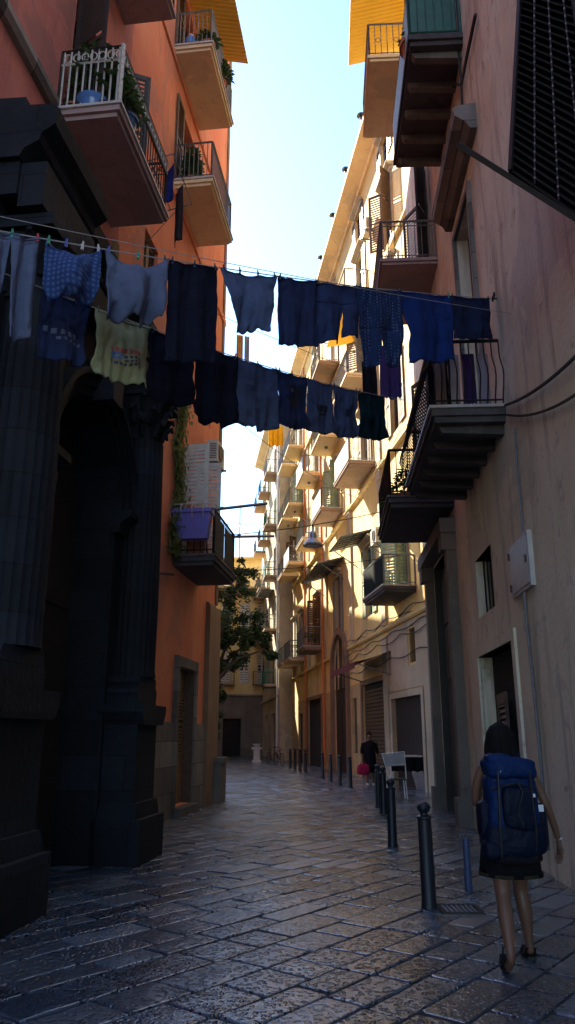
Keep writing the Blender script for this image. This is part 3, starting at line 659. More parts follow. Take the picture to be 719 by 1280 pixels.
wall(F2, 20.0, 54.0, -.3, 3.75, h2+sq, 'ground_floor_wall', 'ochre', cr, depth=10, reveal=.12)
for ci, fi, h in wins:
    st = 'shutters' if (ci+fi) % 3 else 'ajar'
    window(F2, h, cr, st, ['palegreen', 'wood', 'whitepaint', 'wood', 'irongrey'][(ci*2+fi) % 5] if (ci, fi) != (1, 0) else 'palegreen', surround='whitewash', open_=.9, step=.11, reveal=.15)
    if (ci, fi) in bal:
        a, b = cols_[ci]
        pn = 'panelgrey' if (ci, fi) in ((1,1), (2,1), (3,2), (4,1)) else ('matblack' if (ci, fi) == (0,0) else None)
        sl = 'slabtan' if (ci, fi) in ((1,1), (2,1), (2,3), (0,0), (3,0)) else 'slabcream'
        if (ci, fi) == (0, 0): sl = 'slabdark'
        balcony(F2, a-.15, b+.15, floors[fi], 1.1, cr, sl, 'marble' if fi < 2 else None, style='scroll' if fi == 1 else 'bars', gap=.15, rail='irongrey', panel=pn, th=.18)
        if sl == 'slabcream' and fi == 2:
            m = MB(F2); q = F2.P((a+b)/2, .5, floors[fi]-.2); m.T = ident; m.lathe((q.x, q.y, q.z-.1), [(.05, 0), (.09, .03), (.08, .12)], 8); m.build('soffit_lamp', 'irongrey', cr)
cornice(F2, 20, 54, 26.0, CPROF, 'eaves_cornice', 'slabcream', cr)
cornice(F2, 20, 54, 11.6, STRING, 'string_course', 'cream', cr); cornice(F2, 20, 34.7, 5.3, STRING, 'string_course', 'cream', cr); cornice(F2, 39.1, 54, 5.3, STRING, 'string_course', 'cream', cr)
cornice(F2, 20, 54, 19.6, STRING, 'string_course', 'cream', cr)
for s in (22.6, 28.0, 33.7, 40.0, 46.0, 52.4):
    m = MB(F2); m.box(s, s+.55, -.02, .09, 5.5, 11.59); m.box(s-.04, s+.59, -.02, .13, 11.2, 11.59); m.box(s, s+.55, -.02, .07, 11.81, 19.59); m.build('pilaster', 'cream_dim', cr)
# ground floor: doorway, shop, arch, gate
for i, h in enumerate(sq):
    a, b, c, e = h
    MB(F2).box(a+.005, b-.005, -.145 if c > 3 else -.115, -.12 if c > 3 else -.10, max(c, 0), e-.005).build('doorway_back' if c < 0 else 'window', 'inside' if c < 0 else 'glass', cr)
a, b = 35.2, 38.6; AC2, AR2, Z2 = (a+b)/2, (b-a)/2, 4.6
m = MB(F2); pts = [(AC2-AR2*math.cos(math.pi*k/14), Z2+AR2*math.sin(math.pi*k/14)) for k in range(15)]
for k in range(14):
    p, q = pts[k], pts[k+1]; m.prism([(p[0], p[1]), (q[0], q[1]), (q[0], 6.32), (p[0], 6.32)], 'd', -.09, .015)
m.build('arch_spandrel', 'cream_dim', cr)
m = MB(F2)
for k in range(14):
    t0, t1 = math.pi*k/14, math.pi*(k+1)/14
    m.prism([(AC2-(AR2+rr)*math.cos(t), Z2+(AR2+rr)*math.sin(t)) for rr, t in ((0, t0), (0, t1), (.32, t1), (.32, t0))], 'd', .016, .16)
m.box(a-.32, a, -.02, .16, -.1, Z2); m.box(b, b+.32, -.02, .16, -.1, Z2)
m.build('arch_surround', 'tan', cr)
m = MB(F2); m.box(a+.02, b-.02, -.098, -.08, .02, Z2+1.6)
for k in range(2):
    for q in range(3): m.box(a+.3+k*1.6, a+1.5+k*1.6, -.079, -.05, .3+q*1.4, 1.5+q*1.4)
m.build('gate', 'darkwood', cr)
for (a, b, e) in ((24.2, 27.7, 2.85), (28.7, 32.4, 3.6), (42.3, 47.0, 3.6)):
    m = MB(F2); m.box(a-.25, a, -.02, .06, -.1, e+.2); m.box(b, b+.25, -.02, .06, -.1, e+.2); m.box(a, b, -.02, .06, e, e+.2); m.build('door_surround', 'whitewash' if a < 25 else 'tan', cr)
m = MB(F2)
for x0, x1, z0, z1 in ((21, 24.6, 3.1, 5.25), (25.45, 27.95, 3.1, 5.25), (24.6, 25.45, 3.1, 3.82), (24.6, 25.45, 5.08, 5.25), (21, 23.9, -.1, 3.1)): m.box(x0, x1, -.02, .03, z0, z1)
m.build('whitewashed_bay', 'whitewash', cr)
# white rendered patch on the first bay
cornice(F2, 27.96, 28.6, -.2, [(-.02,0),(.1,0),(.1,5.3),(-.02,5.3)], 'corner_strip', 'whitewash', cr)
# slatted shop shutter, red awning
m = MB(F2)
for k in range(24): m.box(28.8, 32.3, -.095, -.06, .05+k*.14, .16+k*.14)
m.build('roller_shutter', 'wood', cr)
m = MB(F2)
m.grid(lambda u, v: (27.6+4.4*u, .02+1.35*v, 4.55-.42*v-.04*math.sin(v*3.1)), 12, 6); m.grid(lambda u, v: (27.6+4.4*u, 1.37, 4.13-.22*v-.015*math.sin(u*60)), 40, 2)
m.build('red_awning', 'red', cr, solid=.012, recalc=False)
for s in (27.7, 31.9): MB(F2).bar((s, .0, 3.7), (s, 1.3, 4.1), .03).build('awning_arm', 'irongrey', cr)
for (s0, s1, z, d) in ((30.0, 32.6, 9.35, 1.25), (35.6, 40.6, 9.5, 1.3)):        # glass canopies on iron arms
    m = MB(F2); n = int((s1-s0)/.42)
    for k in range(n+1):
        s = s0+(s1-s0)*k/n; m.bar((s, 0, z+.35), (s, d, z), .045)
    m.bar((s0, d, z), (s1, d, z), .06); m.bar((s0, .02, z+.35), (s1, .02, z+.35), .06); m.bar((s0, d*.5, z+.175), (s1, d*.5, z+.175), .04)
    m.bar((s0+.1, .02, z-.7), (s0+.1, d*.85, z), .035); m.bar((s1-.1, .02, z-.7), (s1-.1, d*.85, z), .035)
    cp = m.build('canopy', 'irongrey', cr)
    MB(F2).prism([(.02, z+.37), (d-.02, z+.03), (d-.02, z+.045), (.02, z+.385)], 's', s0+.03, s1-.03).build('canopy_sheet', 'ac', cp)
# orange downpipes, cables on the wall
for s in (40.95, 47.2):
    MB(F2).tube([(s, .12, .2), (s, .12, 25.8)], .07, 8).build('downpipe', 'copper', cr)
m = MB(F2)
for k, (z, dz) in enumerate(((5.6, .12), (5.75, .2), (5.15, .1), (4.9, .16), (11.9, .2), (4.2, .1))):
    pts = [(22.2+i*.55, .1+.01*math.sin(i+k), z+.06*k*.3-(.10+dz*.5)*abs(math.sin((i+k*1.7)*math.pi/6))) for i in range(24)]
    m.tube(pts, .018, 5)
m.build('wall_cables', 'cable', cr)
corrugated(F2, 29.0, 32.4, 1.3, 19.5, 19.2, cr)
# last house on the right
lh = thing('last_house', F3.P(60, 0, 0), 'narrow pale house with small balconies closing the right side', 'house')
h3 = []
for s in (56.5, 61.5, 65.5):
    for z in (5.2, 9.2, 13.2, 17.2, 21.4): h3.append((s, s+1.1, z+.03, z+2.5))
wall(F3, 54.5, 68, -.3, 26, h3+[(57, 59.5, -.02, 3.2), (62, 64, -.02, 3.2)], 'wall', 'cream_dim', lh, depth=10)
for i, h in enumerate(h3):
    window(F3, h, lh, 'shutters', ['wood', 'palegreen'][i % 2], step=.2)
    if i % 5 != 0 or i < 5:
        balcony(F3, h[0]-.5, h[1]+.5, h[2]-.03, .9, lh, 'slabtan', None, style='bars', gap=.2, rail='irongrey' if i % 3 else 'green', panel='green' if i == 2 else None, th=.18)
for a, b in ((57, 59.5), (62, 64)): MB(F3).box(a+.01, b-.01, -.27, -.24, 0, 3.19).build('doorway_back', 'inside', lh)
cornice(F3, 54.5, 68, 25.7, CPROF, 'eaves_cornice', 'cream_dim', lh); cornice(F3, 54.5, 68, 4.2, STRING, 'string_course', 'cream_dim', lh)
MB(F3).tube([(54.8, .1, 0), (54.8, .1, 25.5)], .09, 8).build('downpipe', 'pvc', lh)
m = MB(F3); m.bar((58, 0, 12.4), (58, 1.0, 12.2), .05); m.bar((61, 0, 12.4), (61, 1.0, 12.2), .05); m.box(57.8, 61.2, 0, 1.05, 12.4, 12.44); m.build('canopy', 'irongrey', lh)
# ------------------------------------------------------------ end of the street and the left side behind the orange house
class Fx(Fac):
    """facade seen frontally: Y = a + b*X, street on its -Y side; s runs along X"""
    def __init__(f, a, b): f.a, f.b = a, b; f.n = Vector((b, -1, 0)).normalized()
    def P(f, s, d, z): return Vector((s, f.a+f.b*s, z)) + f.n*d
FE = Fx(66.5, .12)
en = thing('end_house', FE.P(-7, 0, 0), 'pale house with dark ground floor closing the end of the street', 'house')
hE = [(x, x+.8, z, z+2.6) for x in (-5.7, -4.1, -2.6, -7.4, -9.4) for z in (5.9, 10.2)]
wall(FE, -13, -1.0, 4.9, 13.9, hE, 'upper_wall', 'cream', en, depth=9)
wall(FE, -13, -1.0, -.3, 4.9, [(-5.4, -3.9, -.02, 3.0), (-8.8, -7, -.02, 3.0)], 'ground_floor_wall', 'brownbase', en, depth=9)
for h in hE: window(FE, h, en, 'closed', 'ac', step=.2)
MB(FE).box(-5.39, -3.91, -.27, -.24, 0, 3).build('doorway_back', 'inside', en); MB(FE).box(-8.79, -7.01, -.27, -.24, 0, 3).build('doorway_back', 'inside', en)
cornice(FE, -13, -1.0, 4.8, STRING, 'string_course', 'stone', en); cornice(FE, -13.2, -1.0, 13.6, CPROF, 'eaves_cornice', 'ochre', en)
for s in (-6.2, -3.0):
    balcony(FE, s, s+1.7, 5.86, .7, en, 'slabtan', None, style='bars', gap=.2, rail='irongrey')
FE2 = Fx(78, -.25)
e2 = thing('tall_cream_house', FE2.P(-7, 0, 0), 'taller sunlit cream house rising behind the end house', 'house')
hE2 = [(x, x+1.1, z, z+2.4) for x in (-14, -11.2, -8.4, -5.6, -2.8) for z in (11, 15)]
wall(FE2, -16, -.5, -.3, 19.4, hE2, 'wall', 'cream', e2, depth=8)
for h in hE2: window(FE2, h, e2, 'shutters', 'wood', step=.2)
cornice(FE2, -16.2, -.5, 19.3, CPROF, 'eaves_cornice', 'cream', e2)
FN = Fac(-4.4-.12*20, 0.0, 1)  # unseen palazzo, added and sized to keep the right-hand walls in shade
nb = thing('unseen_shade_palazzo', FN.P(36, 0, 0), 'unseen tall palazzo added behind the orange house to shade the right side', 'palazzo')
hN = [(s, s+1.2, z, z+2.4) for s in (31.5, 35, 38) for z in (6, 10.5, 15, 19.5, 24)]
wall(FN, 29.5, 41.0, -.3, 31.5, hN, 'wall', 'cream_dim', nb, depth=9)
for h in hN: window(FN, h, nb, 'shutters', 'wood', step=.2)
cornice(FN, 29.5, 41.0, 31.2, CPROF, 'eaves_cornice', 'cream_dim', nb)
FM = Fac(-7.6, 0.0, 1)  # unseen house, height raised to shade the cream palazzo's ground floor
nc = thing('unseen_shade_house', FM.P(50, 0, 0), 'unseen ochre house added on the left to shade the cream palazzo ground floor', 'house')
hM = [(s, s+1.1, z, z+2.3) for s in (44, 48, 52, 56, 60) for z in (1, 5.5, 9.8, 14, 17.6)]
wall(FM, 41.2, 64.5, -.3, 21.0, hM, 'wall', 'ochre', nc, depth=9)
for h in hM: window(FM, h, nc, 'shutters', 'wood', step=.2)
cornice(FM, 41.2, 64.5, 20.7, CPROF, 'eaves_cornice', 'ochre', nc)
# house across the street behind the viewer, closing the canyon
FB = Fx(-9, 0)
# ------------------------------------------------------------ laundry
LINES = {}
def make_line(name, A, B, sag, label, r=.006, mat='rope', cat='clothes line', group=None, n=40):
    A, B = Vector(A), Vector(B)
    f = lambda t: A+(B-A)*t - Vector((0, 0, sag*4*t*(1-t)))
    LINES[name] = f
    m = MB(); m.tube([f(i/n) for i in range(n+1)], r, 5)
    o = m.build('clothes_line' if cat == 'clothes line' else 'cable', mat); tag(o, label, cat, group); return f
def tpx(f, px):
    lo, hi = 0.0, 1.0
    for _ in range(40):
        mid = (lo+hi)/2
        if proj(f(mid))[0] < px: lo = mid
        else: hi = mid
    return lo
def at(px, py, Y): return atY(px, py, Y)
wU = FR.hit(616, 374)
UP = make_line('up', at(-60, 278, 5.0), FR.P(wU[0]-.02, .02, wU[1]), .10, 'upper clothes line carrying trousers and shorts across the alley')
LO = make_line('lo', at(-45, 322, 5.3), at(506, 500, 12.6), .16, 'lower clothes line carrying a row of T shirts across the alley')
make_line('thin', at(-40, 262, 5.2), at(640, 392, 9.4), .05, 'thin bare washing line above the hung trousers', r=.004)
BK = make_line('back', at(225, 372, 17.0), at(452, 466, 20.0), .05, 'bare washing line farther back behind the laundry', r=.008, mat='cable')
rndg = random.Random(11)
def interp(tb, v):
    for (a, x), (b, y) in zip(tb, tb[1:]):
        if a <= v <= b: return x+(y-x)*((v-a)/(b-a) if b > a else 0)
    return tb[-1][1]
PEGN = [0]
def peg(p, col, glabel, mult):
    m = MB(); x, y, z = p
    tl = rndg.uniform(-.2, .2)
    for s in (-1, 1):
        m.prism([(x-.009, z-.045), (x+.009, z-.045), (x+.007+tl*.02, z+.03), (x-.007+tl*.02, z+.03)], 'd', y+s*.012-.005, y+s*.012+.005) if False else \
        m.add([(x-.008+s*.003, y-.012, z-.045), (x+.008+s*.003, y-.012, z-.045), (x+.006+tl*.05, y-.006, z+.04), (x-.006+tl*.05, y-.006, z+.04),
               (x-.008+s*.003, y+.012, z-.045), (x+.008+s*.003, y+.012, z-.045), (x+.006+tl*.05, y+.006, z+.04), (x-.006+tl*.05, y+.006, z+.04)],
              [(0,1,2,3),(7,6,5,4),(0,4,5,1),(1,5,6,2),(2,6,7,3),(3,7,4,0)])
    m.box(x-.012, x+.012, y-.014, y+.014, z-.004, z+.004)
    o = m.build('clothes_peg', 'peg'+col, loc=p)
    tag(o, glabel, 'clothes peg', 'clothes pegs on the washing lines')
def garment(name, f, x0, x1, ybot, shape, mat, label, cat, pegs=('dark', 'dark'), folds=3, fold=.025, drop0=.0, prints=None, belly=0, dipc=0.0, nv=26, nu=30, pegn=None, wav=.008):
    """shape: list of pieces, each (left table, right table) as fractions of width against fraction of drop"""
    A, B = f(tpx(f, x0)), f(tpx(f, x1)); A = A-Vector((0,0,drop0)); B = B-Vector((0,0,drop0))
    w = (B-A); wid = w.length; u = w.normalized(); mid = (A+B)/2
    nrm = u.cross(Vector((0,0,1))).normalized()     # towards the viewer or away
    if nrm.y > 0: nrm = -nrm
    r = ray((x0+x1)/2, ybot); k = (mid-Vector((0,0,CAMZ))).dot(nrm)/r.dot(nrm); H = mid.z-(CAMZ+r.z*k)
    ph = rndg.uniform(0, 6); loc = mid.copy(); sd = rndg.uniform(0, 50)
    def Sf(U, V):
        dip = dipc*math.sin(math.pi*min(1, max(0, U)))*(1-V)
        fz = -V*H - dip
        off = fold*(.25+V)*math.sin(U*folds*2*math.pi+ph+.6*math.sin(V*3)) + belly*math.sin(math.pi*V)*math.sin(math.pi*U)
        off += .03*mnoise.noise(Vector((U*3+sd, V*3, 0))) + .035*mnoise.noise(Vector((U*8+sd, V*1.3, 3)))*(.3+V) + .014*mnoise.noise(Vector((U*14, V*9+sd, 1)))
        fz -= .018*abs(math.sin(U*math.pi*max(1, len(pegs)-1)))*(1-V)
        jag = wav*mnoise.noise(Vector((U*9+sd, 7, V*2)))*V*3
        return A+w*U+Vector((0,0,fz+jag))+nrm*off
    m = MB()
    for (lt, rt) in shape:
        v0, v1 = lt[0][0], lt[-1][0]
        def fn(a, b, lt=lt, rt=rt, v0=v0, v1=v1):
            V = v0+(v1-v0)*b; l, rr = interp(lt, V), interp(rt, V)
            l += .012*mnoise.noise(Vector((V*8+sd, 1, 0))); rr += .012*mnoise.noise(Vector((V*8+sd, 5, 0)))
            return Sf(l+(rr-l)*a, V)
        m.grid(fn, nu, max(4, int(nv*(v1-v0)+1)))
    o = m.build(name, mat, loc=loc, smooth=True, recalc=False, solid=.012)
    tag(o, label, cat, 'washing hung across the alley')
    # hems
    h = MB(); l0, r0 = shape[0][0][0][1], shape[0][1][0][1]
    h.tube([Sf(l0+(r0-l0)*i/16, 0)+nrm*.006-Vector((0,0,.012)) for i in range(17)], .010, 5); h.build('hem', mat, o)
    if prints:
        for (mt, quads) in prints:
            pm = MB()
            for (a0, a1, b0, b1) in quads:
                pm.grid(lambda a, b: Sf(a0+(a1-a0)*a, b0+(b1-b0)*b)+nrm*.010, 3, 3)
            pm.build('print', mt, o, recalc=False)
    n = pegn or len(pegs)
    for i in range(n):
        U = (l0+.05)+(r0-l0-.1)*(i/(n-1) if n > 1 else .5); p = Sf(U, 0)
        p = f(tpx(f, proj(p)[0])) if drop0 == 0 else p
        col = pegs[i % len(pegs)]
        peg(p+nrm*.004, col, '%s peg clipping the %s' % ({'dark': 'dark', 'red': 'red', 'green': 'green', 'blue': 'blue', 'white': 'white'}[col], PEGLAB.get(name+str(x0), label)), n)
    return o
PEGLAB = {}
navy = fabric('navy_jersey', (.022,.034,.095)); navy2 = fabric('ink_blue_jersey', (.03,.046,.125)); black = fabric('black_jersey', (.009,.011,.026))
slate = fabric('slate_blue_cotton', (.085,.12,.23)); slate2 = fabric('grey_blue_cotton', (.115,.14,.235)); denim = fabric('light_denim', (.07,.10,.22), (.12,.15,.27), 'weave')
bluecheck = fabric('blue_check', (.03,.06,.19), (.10,.16,.34), 'check'); royal = fabric('royal_blue_towel', (.014,.04,.19)); dotted = fabric('dotted_blue', (.02,.04,.12), (.10,.15,.28), 'dots')
pajama = fabric('blue_grey_flannel', (.085,.11,.19), (.13,.15,.24), 'weave'); creamtee = fabric('pale_green_jersey', (.36,.38,.22)); teal = fabric('dark_teal_jersey', (.008,.035,.045))
purple = fabric('purple_cloth', (.06,.035,.14)); striped1 = fabric('grey_stripe_towel', (.42,.42,.48), (.25,.23,.32), 'weave'); yellowcloth = fabric('yellow_cloth', (.70,.42,.02)); orangecloth = fabric('orange_cloth', (.65,.36,.10)); palecloth = fabric('pale_grey_cloth', (.45,.45,.47))
prt_red = flat('print_red', (.42,.09,.07), .8); prt_blue = flat('print_blue', (.10,.20,.45), .8); prt_navy = flat('print_navy', (.05,.06,.09), .8); prt_grey = flat('print_grey', (.09,.12,.22), .8); prt_black = flat('print_black', (.012,.014,.03), .8)
REC = lambda l=0, r=1: [([(0, l), (1, l)], [(0, r), (1, r)])]
def TEE(t=.06, sl=.10):      # hung by the hem: shoulders and sleeves at the bottom
    return [([(0, t), (.55, t+.03), (.72, t-.0), (.80, -sl), (.93, -sl*.4), (1, .25)], [(0, 1-t), (.55, .97-t), (.72, 1-t), (.80, 1+sl), (.93, 1+sl*.4), (1, .75)])]
def TEE2(t=.05):
    return [([(0, t), (.5, t+.05), (.9, t), (1, t+.08)], [(0, 1-t), (.5, .95-t), (.9, 1-t), (1, .93-t)])]
def PANTS(wt=.3, fl=0, c=.5, gap=.06, taper=.05):
    return [([(0, .0), (wt, .02)], [(0, 1), (wt, .98)]),
            ([(wt, .02), (1, .02+taper)], [(wt, c), (1, c-gap)]), ([(wt, c), (1, c+gap)], [(wt, .98), (1, .98-taper)])]
# upper line, left to right
garment('pyjama_trousers', UP, -22, 50, 428, PANTS(.06, gap=.12, taper=0), pajama, 'pale blue grey trousers leftmost on the upper line', 'trousers', ('red', 'green', 'red'), folds=3, fold=.05)
garment('shorts', UP, 59, 127, 376, [([(0, 0), (.7, .03), (1, .18)], [(0, 1), (.7, .97), (1, .9)])], bluecheck, 'blue checked shorts bunched above the navy sweatshirt', 'shorts', ('green', 'blue', 'white', 'white'), folds=1.5, fold=.07, belly=.14, dipc=.10, wav=.02)
garment('shorts', UP, 132, 209, 400, [([(0, 0), (.6, .05), (1, .07)], [(0, 1), (.6, .93), (1, .9)])], slate2, 'grey blue shorts with wavy hem left of the black towel', 'shorts', ('blue', 'green', 'dark'), folds=2, fold=.07, belly=.12, dipc=.12, wav=.05)
garment('towel', UP, 212, 273, 455, REC(), black, 'large black towel hanging before the orange wall', 'towel', ('dark', 'dark', 'dark'), folds=2, fold=.03)
garment('shorts', UP, 275, 346, 413, [([(0, 0), (.62, .14), (.8, .2), (.83, .3), (1, .3)], [(0, 1), (.5, .9), (1, .82)])], slate, 'slate blue shorts against the open sky', 'shorts', ('dark', 'dark', 'dark', 'dark'), folds=1.5, fold=.05, belly=.05, dipc=.03, wav=.03)
garment('shorts', UP, 348, 396, 432, REC(), navy, 'navy shorts between the slate shorts and a shorter pair', 'shorts', ('dark', 'dark'), folds=2, fold=.03)
garment('shorts', UP, 395, 449, 426, [([(0, 0), (.35, 0)], [(0, 1), (.35, 1)]), ([(.35, 0), (1, .02)], [(.35, .6), (1, .55)]), ([(.35, .6), (.9, .6)], [(.35, 1), (.9, .98)])], navy2, 'navy shorts with a split hem left of the dotted leggings', 'shorts', ('dark', 'dark'), folds=2, fold=.03)
garment('leggings', UP, 446, 501, 456, PANTS(.52, gap=.09, taper=.1), dotted, 'blue dotted leggings near the right end of the upper line', 'leggings', ('dark', 'dark'), folds=2, fold=.03)
garment('towel', UP, 497, 564, 449, [([(0, 0), (.6, .18), (1, .14)], [(0, 1), (1, .92)])], royal, 'plain deep blue towel in front of the bulging balcony', 'towel', ('dark', 'green'), folds=1.5, fold=.04, wav=.02)
garment('shorts', UP, 562, 611, 421, REC(0, 1), navy, 'dark folded shorts rightmost on the upper line', 'shorts', ('dark', 'dark'), folds=1.5, fold=.03)
# lower line
garment('sweatshirt', LO, 50, 116, 455, TEE2(), navy2, 'navy sweatshirt with pale lettering left of the pale green T shirt', 'sweatshirt', ('dark', 'dark'), folds=1.6, fold=.03, drop0=.0,
        prints=[(prt_grey, [(.15+.13*i, .22+.13*i, .52, .60) for i in range(5)]+[(.35+.11*i, .41+.11*i, .64, .69) for i in range(5)])])
red_rows = [(.33, .62, .46+.03*i, .475+.03*i) for i in range(4)]
garment('t_shirt', LO, 119, 186, 478, [([(0, 0), (.55, .04), (.9, -.03), (1, .06)], [(0, 1), (.7, 1.0), (1, .98)])], creamtee, 'pale green T shirt with red and blue upside down print', 't-shirt', ('dark', 'green'), folds=1.2, fold=.03, wav=.015,
        prints=[(prt_red, [(.36+.07*i, .41+.07*i, .46, .53) for i in range(7)]), (prt_blue, [(.36, .56, .545, .60), (.36, .52, .615, .65)]),
                (prt_navy, [(.58+.07*i, .63+.07*i, .56, .61) for i in range(4)]+[(.58+.07*i, .63+.07*i, .63, .67) for i in range(4)]+[(.34+.075*i, .39+.075*i, .69, .735) for i in range(7)])])
garment('t_shirt', LO, 187, 243, 506, TEE(.02, .04), black, 'black T shirt right of the pale green one', 't-shirt', ('dark', 'dark'), folds=2, fold=.03)
garment('t_shirt', LO, 243, 297, 531, TEE(.02, .04), black, 'black T shirt left of the slate T shirt', 't-shirt', ('dark', 'dark'), folds=2, fold=.03, wav=.03)
garment('t_shirt', LO, 295, 347, 536, TEE(.0, .03), slate, 'plain slate blue T shirt in the middle of the lower line', 't-shirt', ('dark', 'dark', 'dark'), folds=1.5, fold=.03, wav=.03)
garment('t_shirt', LO, 347, 383, 535, TEE(.02, .05), navy2, 'navy T shirt with a tall dark print', 't-shirt', ('dark', 'dark', 'dark'), folds=1.5, fold=.02, prints=[(prt_black, [(.25, .8, .2, .62)]), (prt_grey, [(.42, .62, .28, .34), (.45, .58, .40, .48), (.5, .56, .54, .60)])])
garment('t_shirt', LO, 383, 416, 541, TEE(.02, .06), slate, 'slate T shirt with dark square print', 't-shirt', ('dark', 'dark'), folds=1.5, fold=.02, prints=[(prt_black, [(.3+.1*i, .37+.1*i, .45, .58) for i in range(5)]+[(.3, .75, .61, .64)])])
garment('t_shirt', LO, 416, 447, 546, TEE(.02, .06), slate, 'slate T shirt with a small faint mark', 't-shirt', ('dark', 'dark'), folds=1.5, fold=.02, prints=[(prt_black, [(.45, .58, .42, .58)])])
garment('t_shirt', LO, 448, 481, 548, TEE(.02, .06), teal, 'dark teal T shirt rightmost on the lower line', 't-shirt', ('dark', 'dark'), folds=1.5, fold=.02)
# clothes hanging at the right balconies
def hang(name, p0, p1, h, mat, label, cat='cloth', folds=2, fold=.03, grp=None, wav=.02):
    A, B = Vector(p0), Vector(p1); w = B-A; nrm = w.normalized().cross(Vector((0,0,1))); sd = rndg.uniform(0, 90)
    m = MB(); m.grid(lambda u, v: A+w*u-Vector((0,0,h*v+wav*mnoise.noise(Vector((u*7+sd, 0, 0)))*v*3))+nrm*(fold*(.3+v)*math.sin(folds*6.28*u+sd)+.02*mnoise.noise(Vector((u*3, v*3+sd, 0)))), 24, 18)
    o = m.build(name, mat, loc=(A+B)/2, smooth=True, recalc=False, solid=.01); tag(o, label, cat, grp); return o
hang('towel', at(474, 432, 13.6), at(500, 432, 13.7), 1.15, purple, 'purple cloth hanging behind the dotted leggings', 'cloth')
hang('towel', at(452, 452, 14.6), at(470, 452, 14.7), .95, blackcloth if False else M['blackcloth'], 'narrow black cloth hanging below the dotted leggings', 'cloth')
tb = [(.12, .30, striped1, 'grey blue towel drying behind the bulging balcony bars'), (.33, .52, purple, 'dull violet towel drying behind the bulging balcony bars'), (.56, .74, fabric('pale_towel', (.55,.53,.54)), 'pale grey towel drying behind the bulging balcony bars'), (.77, .93, fabric('brown_towel', (.30,.23,.19)), 'brownish towel drying against the pink wall')]
for a, b, mt, lb in tb: hang('towel', FR.P(10.35, a+.02, 7.15), FR.P(10.33, b+.02, 7.15), .82, mt, lb, 'towel', 1.3, .02, 'towels on the bulging balcony')
hang('towel', FR.P(10.3, .72, 7.3), FR.P(10.6, 1.0, 7.3), 1.05, M['blackcloth'], 'black cloth hanging at the outer corner of the bulging balcony', 'cloth')
# far bright clothes
hang('towel', at(336, 533, 44), at(354, 533, 44), 1.3, yellowcloth, 'bright yellow cloth hanging far down the alley', 'cloth', folds=3, fold=.08)
hang('towel', at(296, 418, 21), at(304, 420, 21), 1.5, orangecloth, 'orange cloth hanging in the gap by the orange house', 'cloth', folds=1)
hang('towel', at(306, 420, 21.2), at(312, 421, 21.2), 1.3, palecloth, 'pale cloth hanging beside the orange cloth', 'cloth', folds=1)
make_line('far', FL.P(20.2, .2, 10.6), F2.P(31, .2, 11.3), .3, 'washing line stretched from the orange house corner', r=.010, mat='cable')
# drying frame on the pink wall
df = thing('drying_frame', FL.P(12.6, .1, 11.4), 'thin metal drying frame sticking out of the orange wall', 'drying frame')
m = MB(FL); m.tube([(11.9, .0, 11.9), (11.9, .85, 12.1), (13.3, .85, 12.1), (13.3, .0, 11.9)], .014, 5); m.tube([(11.9, .4, 12.0), (13.3, .4, 12.0)], .01, 5); m.build('frame_rod', 'irongrey', df)
m = MB(FL); m.bar((12.0, 0, 11.2), (12.0, .7, 12.05), .015); m.bar((13.2, 0, 11.2), (13.2, .7, 12.05), .015); m.build('brace', 'irongrey', df)
hang('garment', FL.P(12.1, .80, 12.05), FL.P(12.4, .55, 12.05), .75, fabric('bright_blue_cloth', (.02,.04,.22)), 'blue garment hanging from the drying frame', 'garment', 1)
hang('garment', FL.P(12.7, .82, 12.08), FL.P(12.95, .60, 12.08), 1.25, fabric('patterned_dark', (.03,.03,.04), (.12,.10,.11), 'dots'), 'long dark patterned garment hanging from the drying frame', 'garment', 1)
# overhead cables
def ends(pa, Fa, da, pb, Fb, db):
    a = Fa.hit(*pa, da); b = Fb.hit(*pb, db); return Fa.P(a[0], da, a[1]), Fb.P(b[0], db, b[1])
A, B = ends((268, 640), FL, .9, (520, 652), F2, .1); 
CA = make_line('c1', FL.P(20.3, .1, 6.9), F2.P(24.2, .1, 9.0), .15, 'upper black overhead cable carrying the street lamp', r=.014, mat='cable', cat='cable')
CB = make_line('c2', FL.P(20.3, .1, 5.9), F2.P(24.6, .1, 7.4), .12, 'lower black overhead cable crossing the alley', r=.012, mat='cable', cat='cable')
make_line('c3', FR.P(4.5, .06, 5.1), FR.P(9.9, .06, 6.1), .25, 'thick black cable running along the grey wall to the balcony', r=.022, mat='cable', cat='cable')
make_line('c4', FR.P(4.5, .05, 4.7), FR.P(9.9, .05, 5.95), .35, 'second black cable sagging under the string course', r=.018, mat='cable', cat='cable')
t = tpx(CA, 391); p = CA(t)
lp = thing('street_lamp', p, 'grey bell shaped street lamp hanging from an overhead cable', 'street lamp')
sc = 1.1
m = MB(); m.lathe((p.x, p.y, p.z-.62), [(.27*sc, -.02), (.28*sc, .02), (.2*sc, .12), (.13*sc, .2), (.12*sc, .34), (.09*sc, .40), (.03, .45), (.03, .56)], 20); m.build('lamp_shade', 'lampmetal', lp, smooth=False)
m = MB(); m.lathe((p.x, p.y, p.z-.66), [(.10, -.02), (.17, .0), (.19, .02)], 16); m.build('lamp_glass', 'ac', lp)
m = MB(); m.tube([(p.x, p.y, p.z-.08), (p.x, p.y, p.z+.01)], .03, 8); m.build('hanger', 'iron', lp)

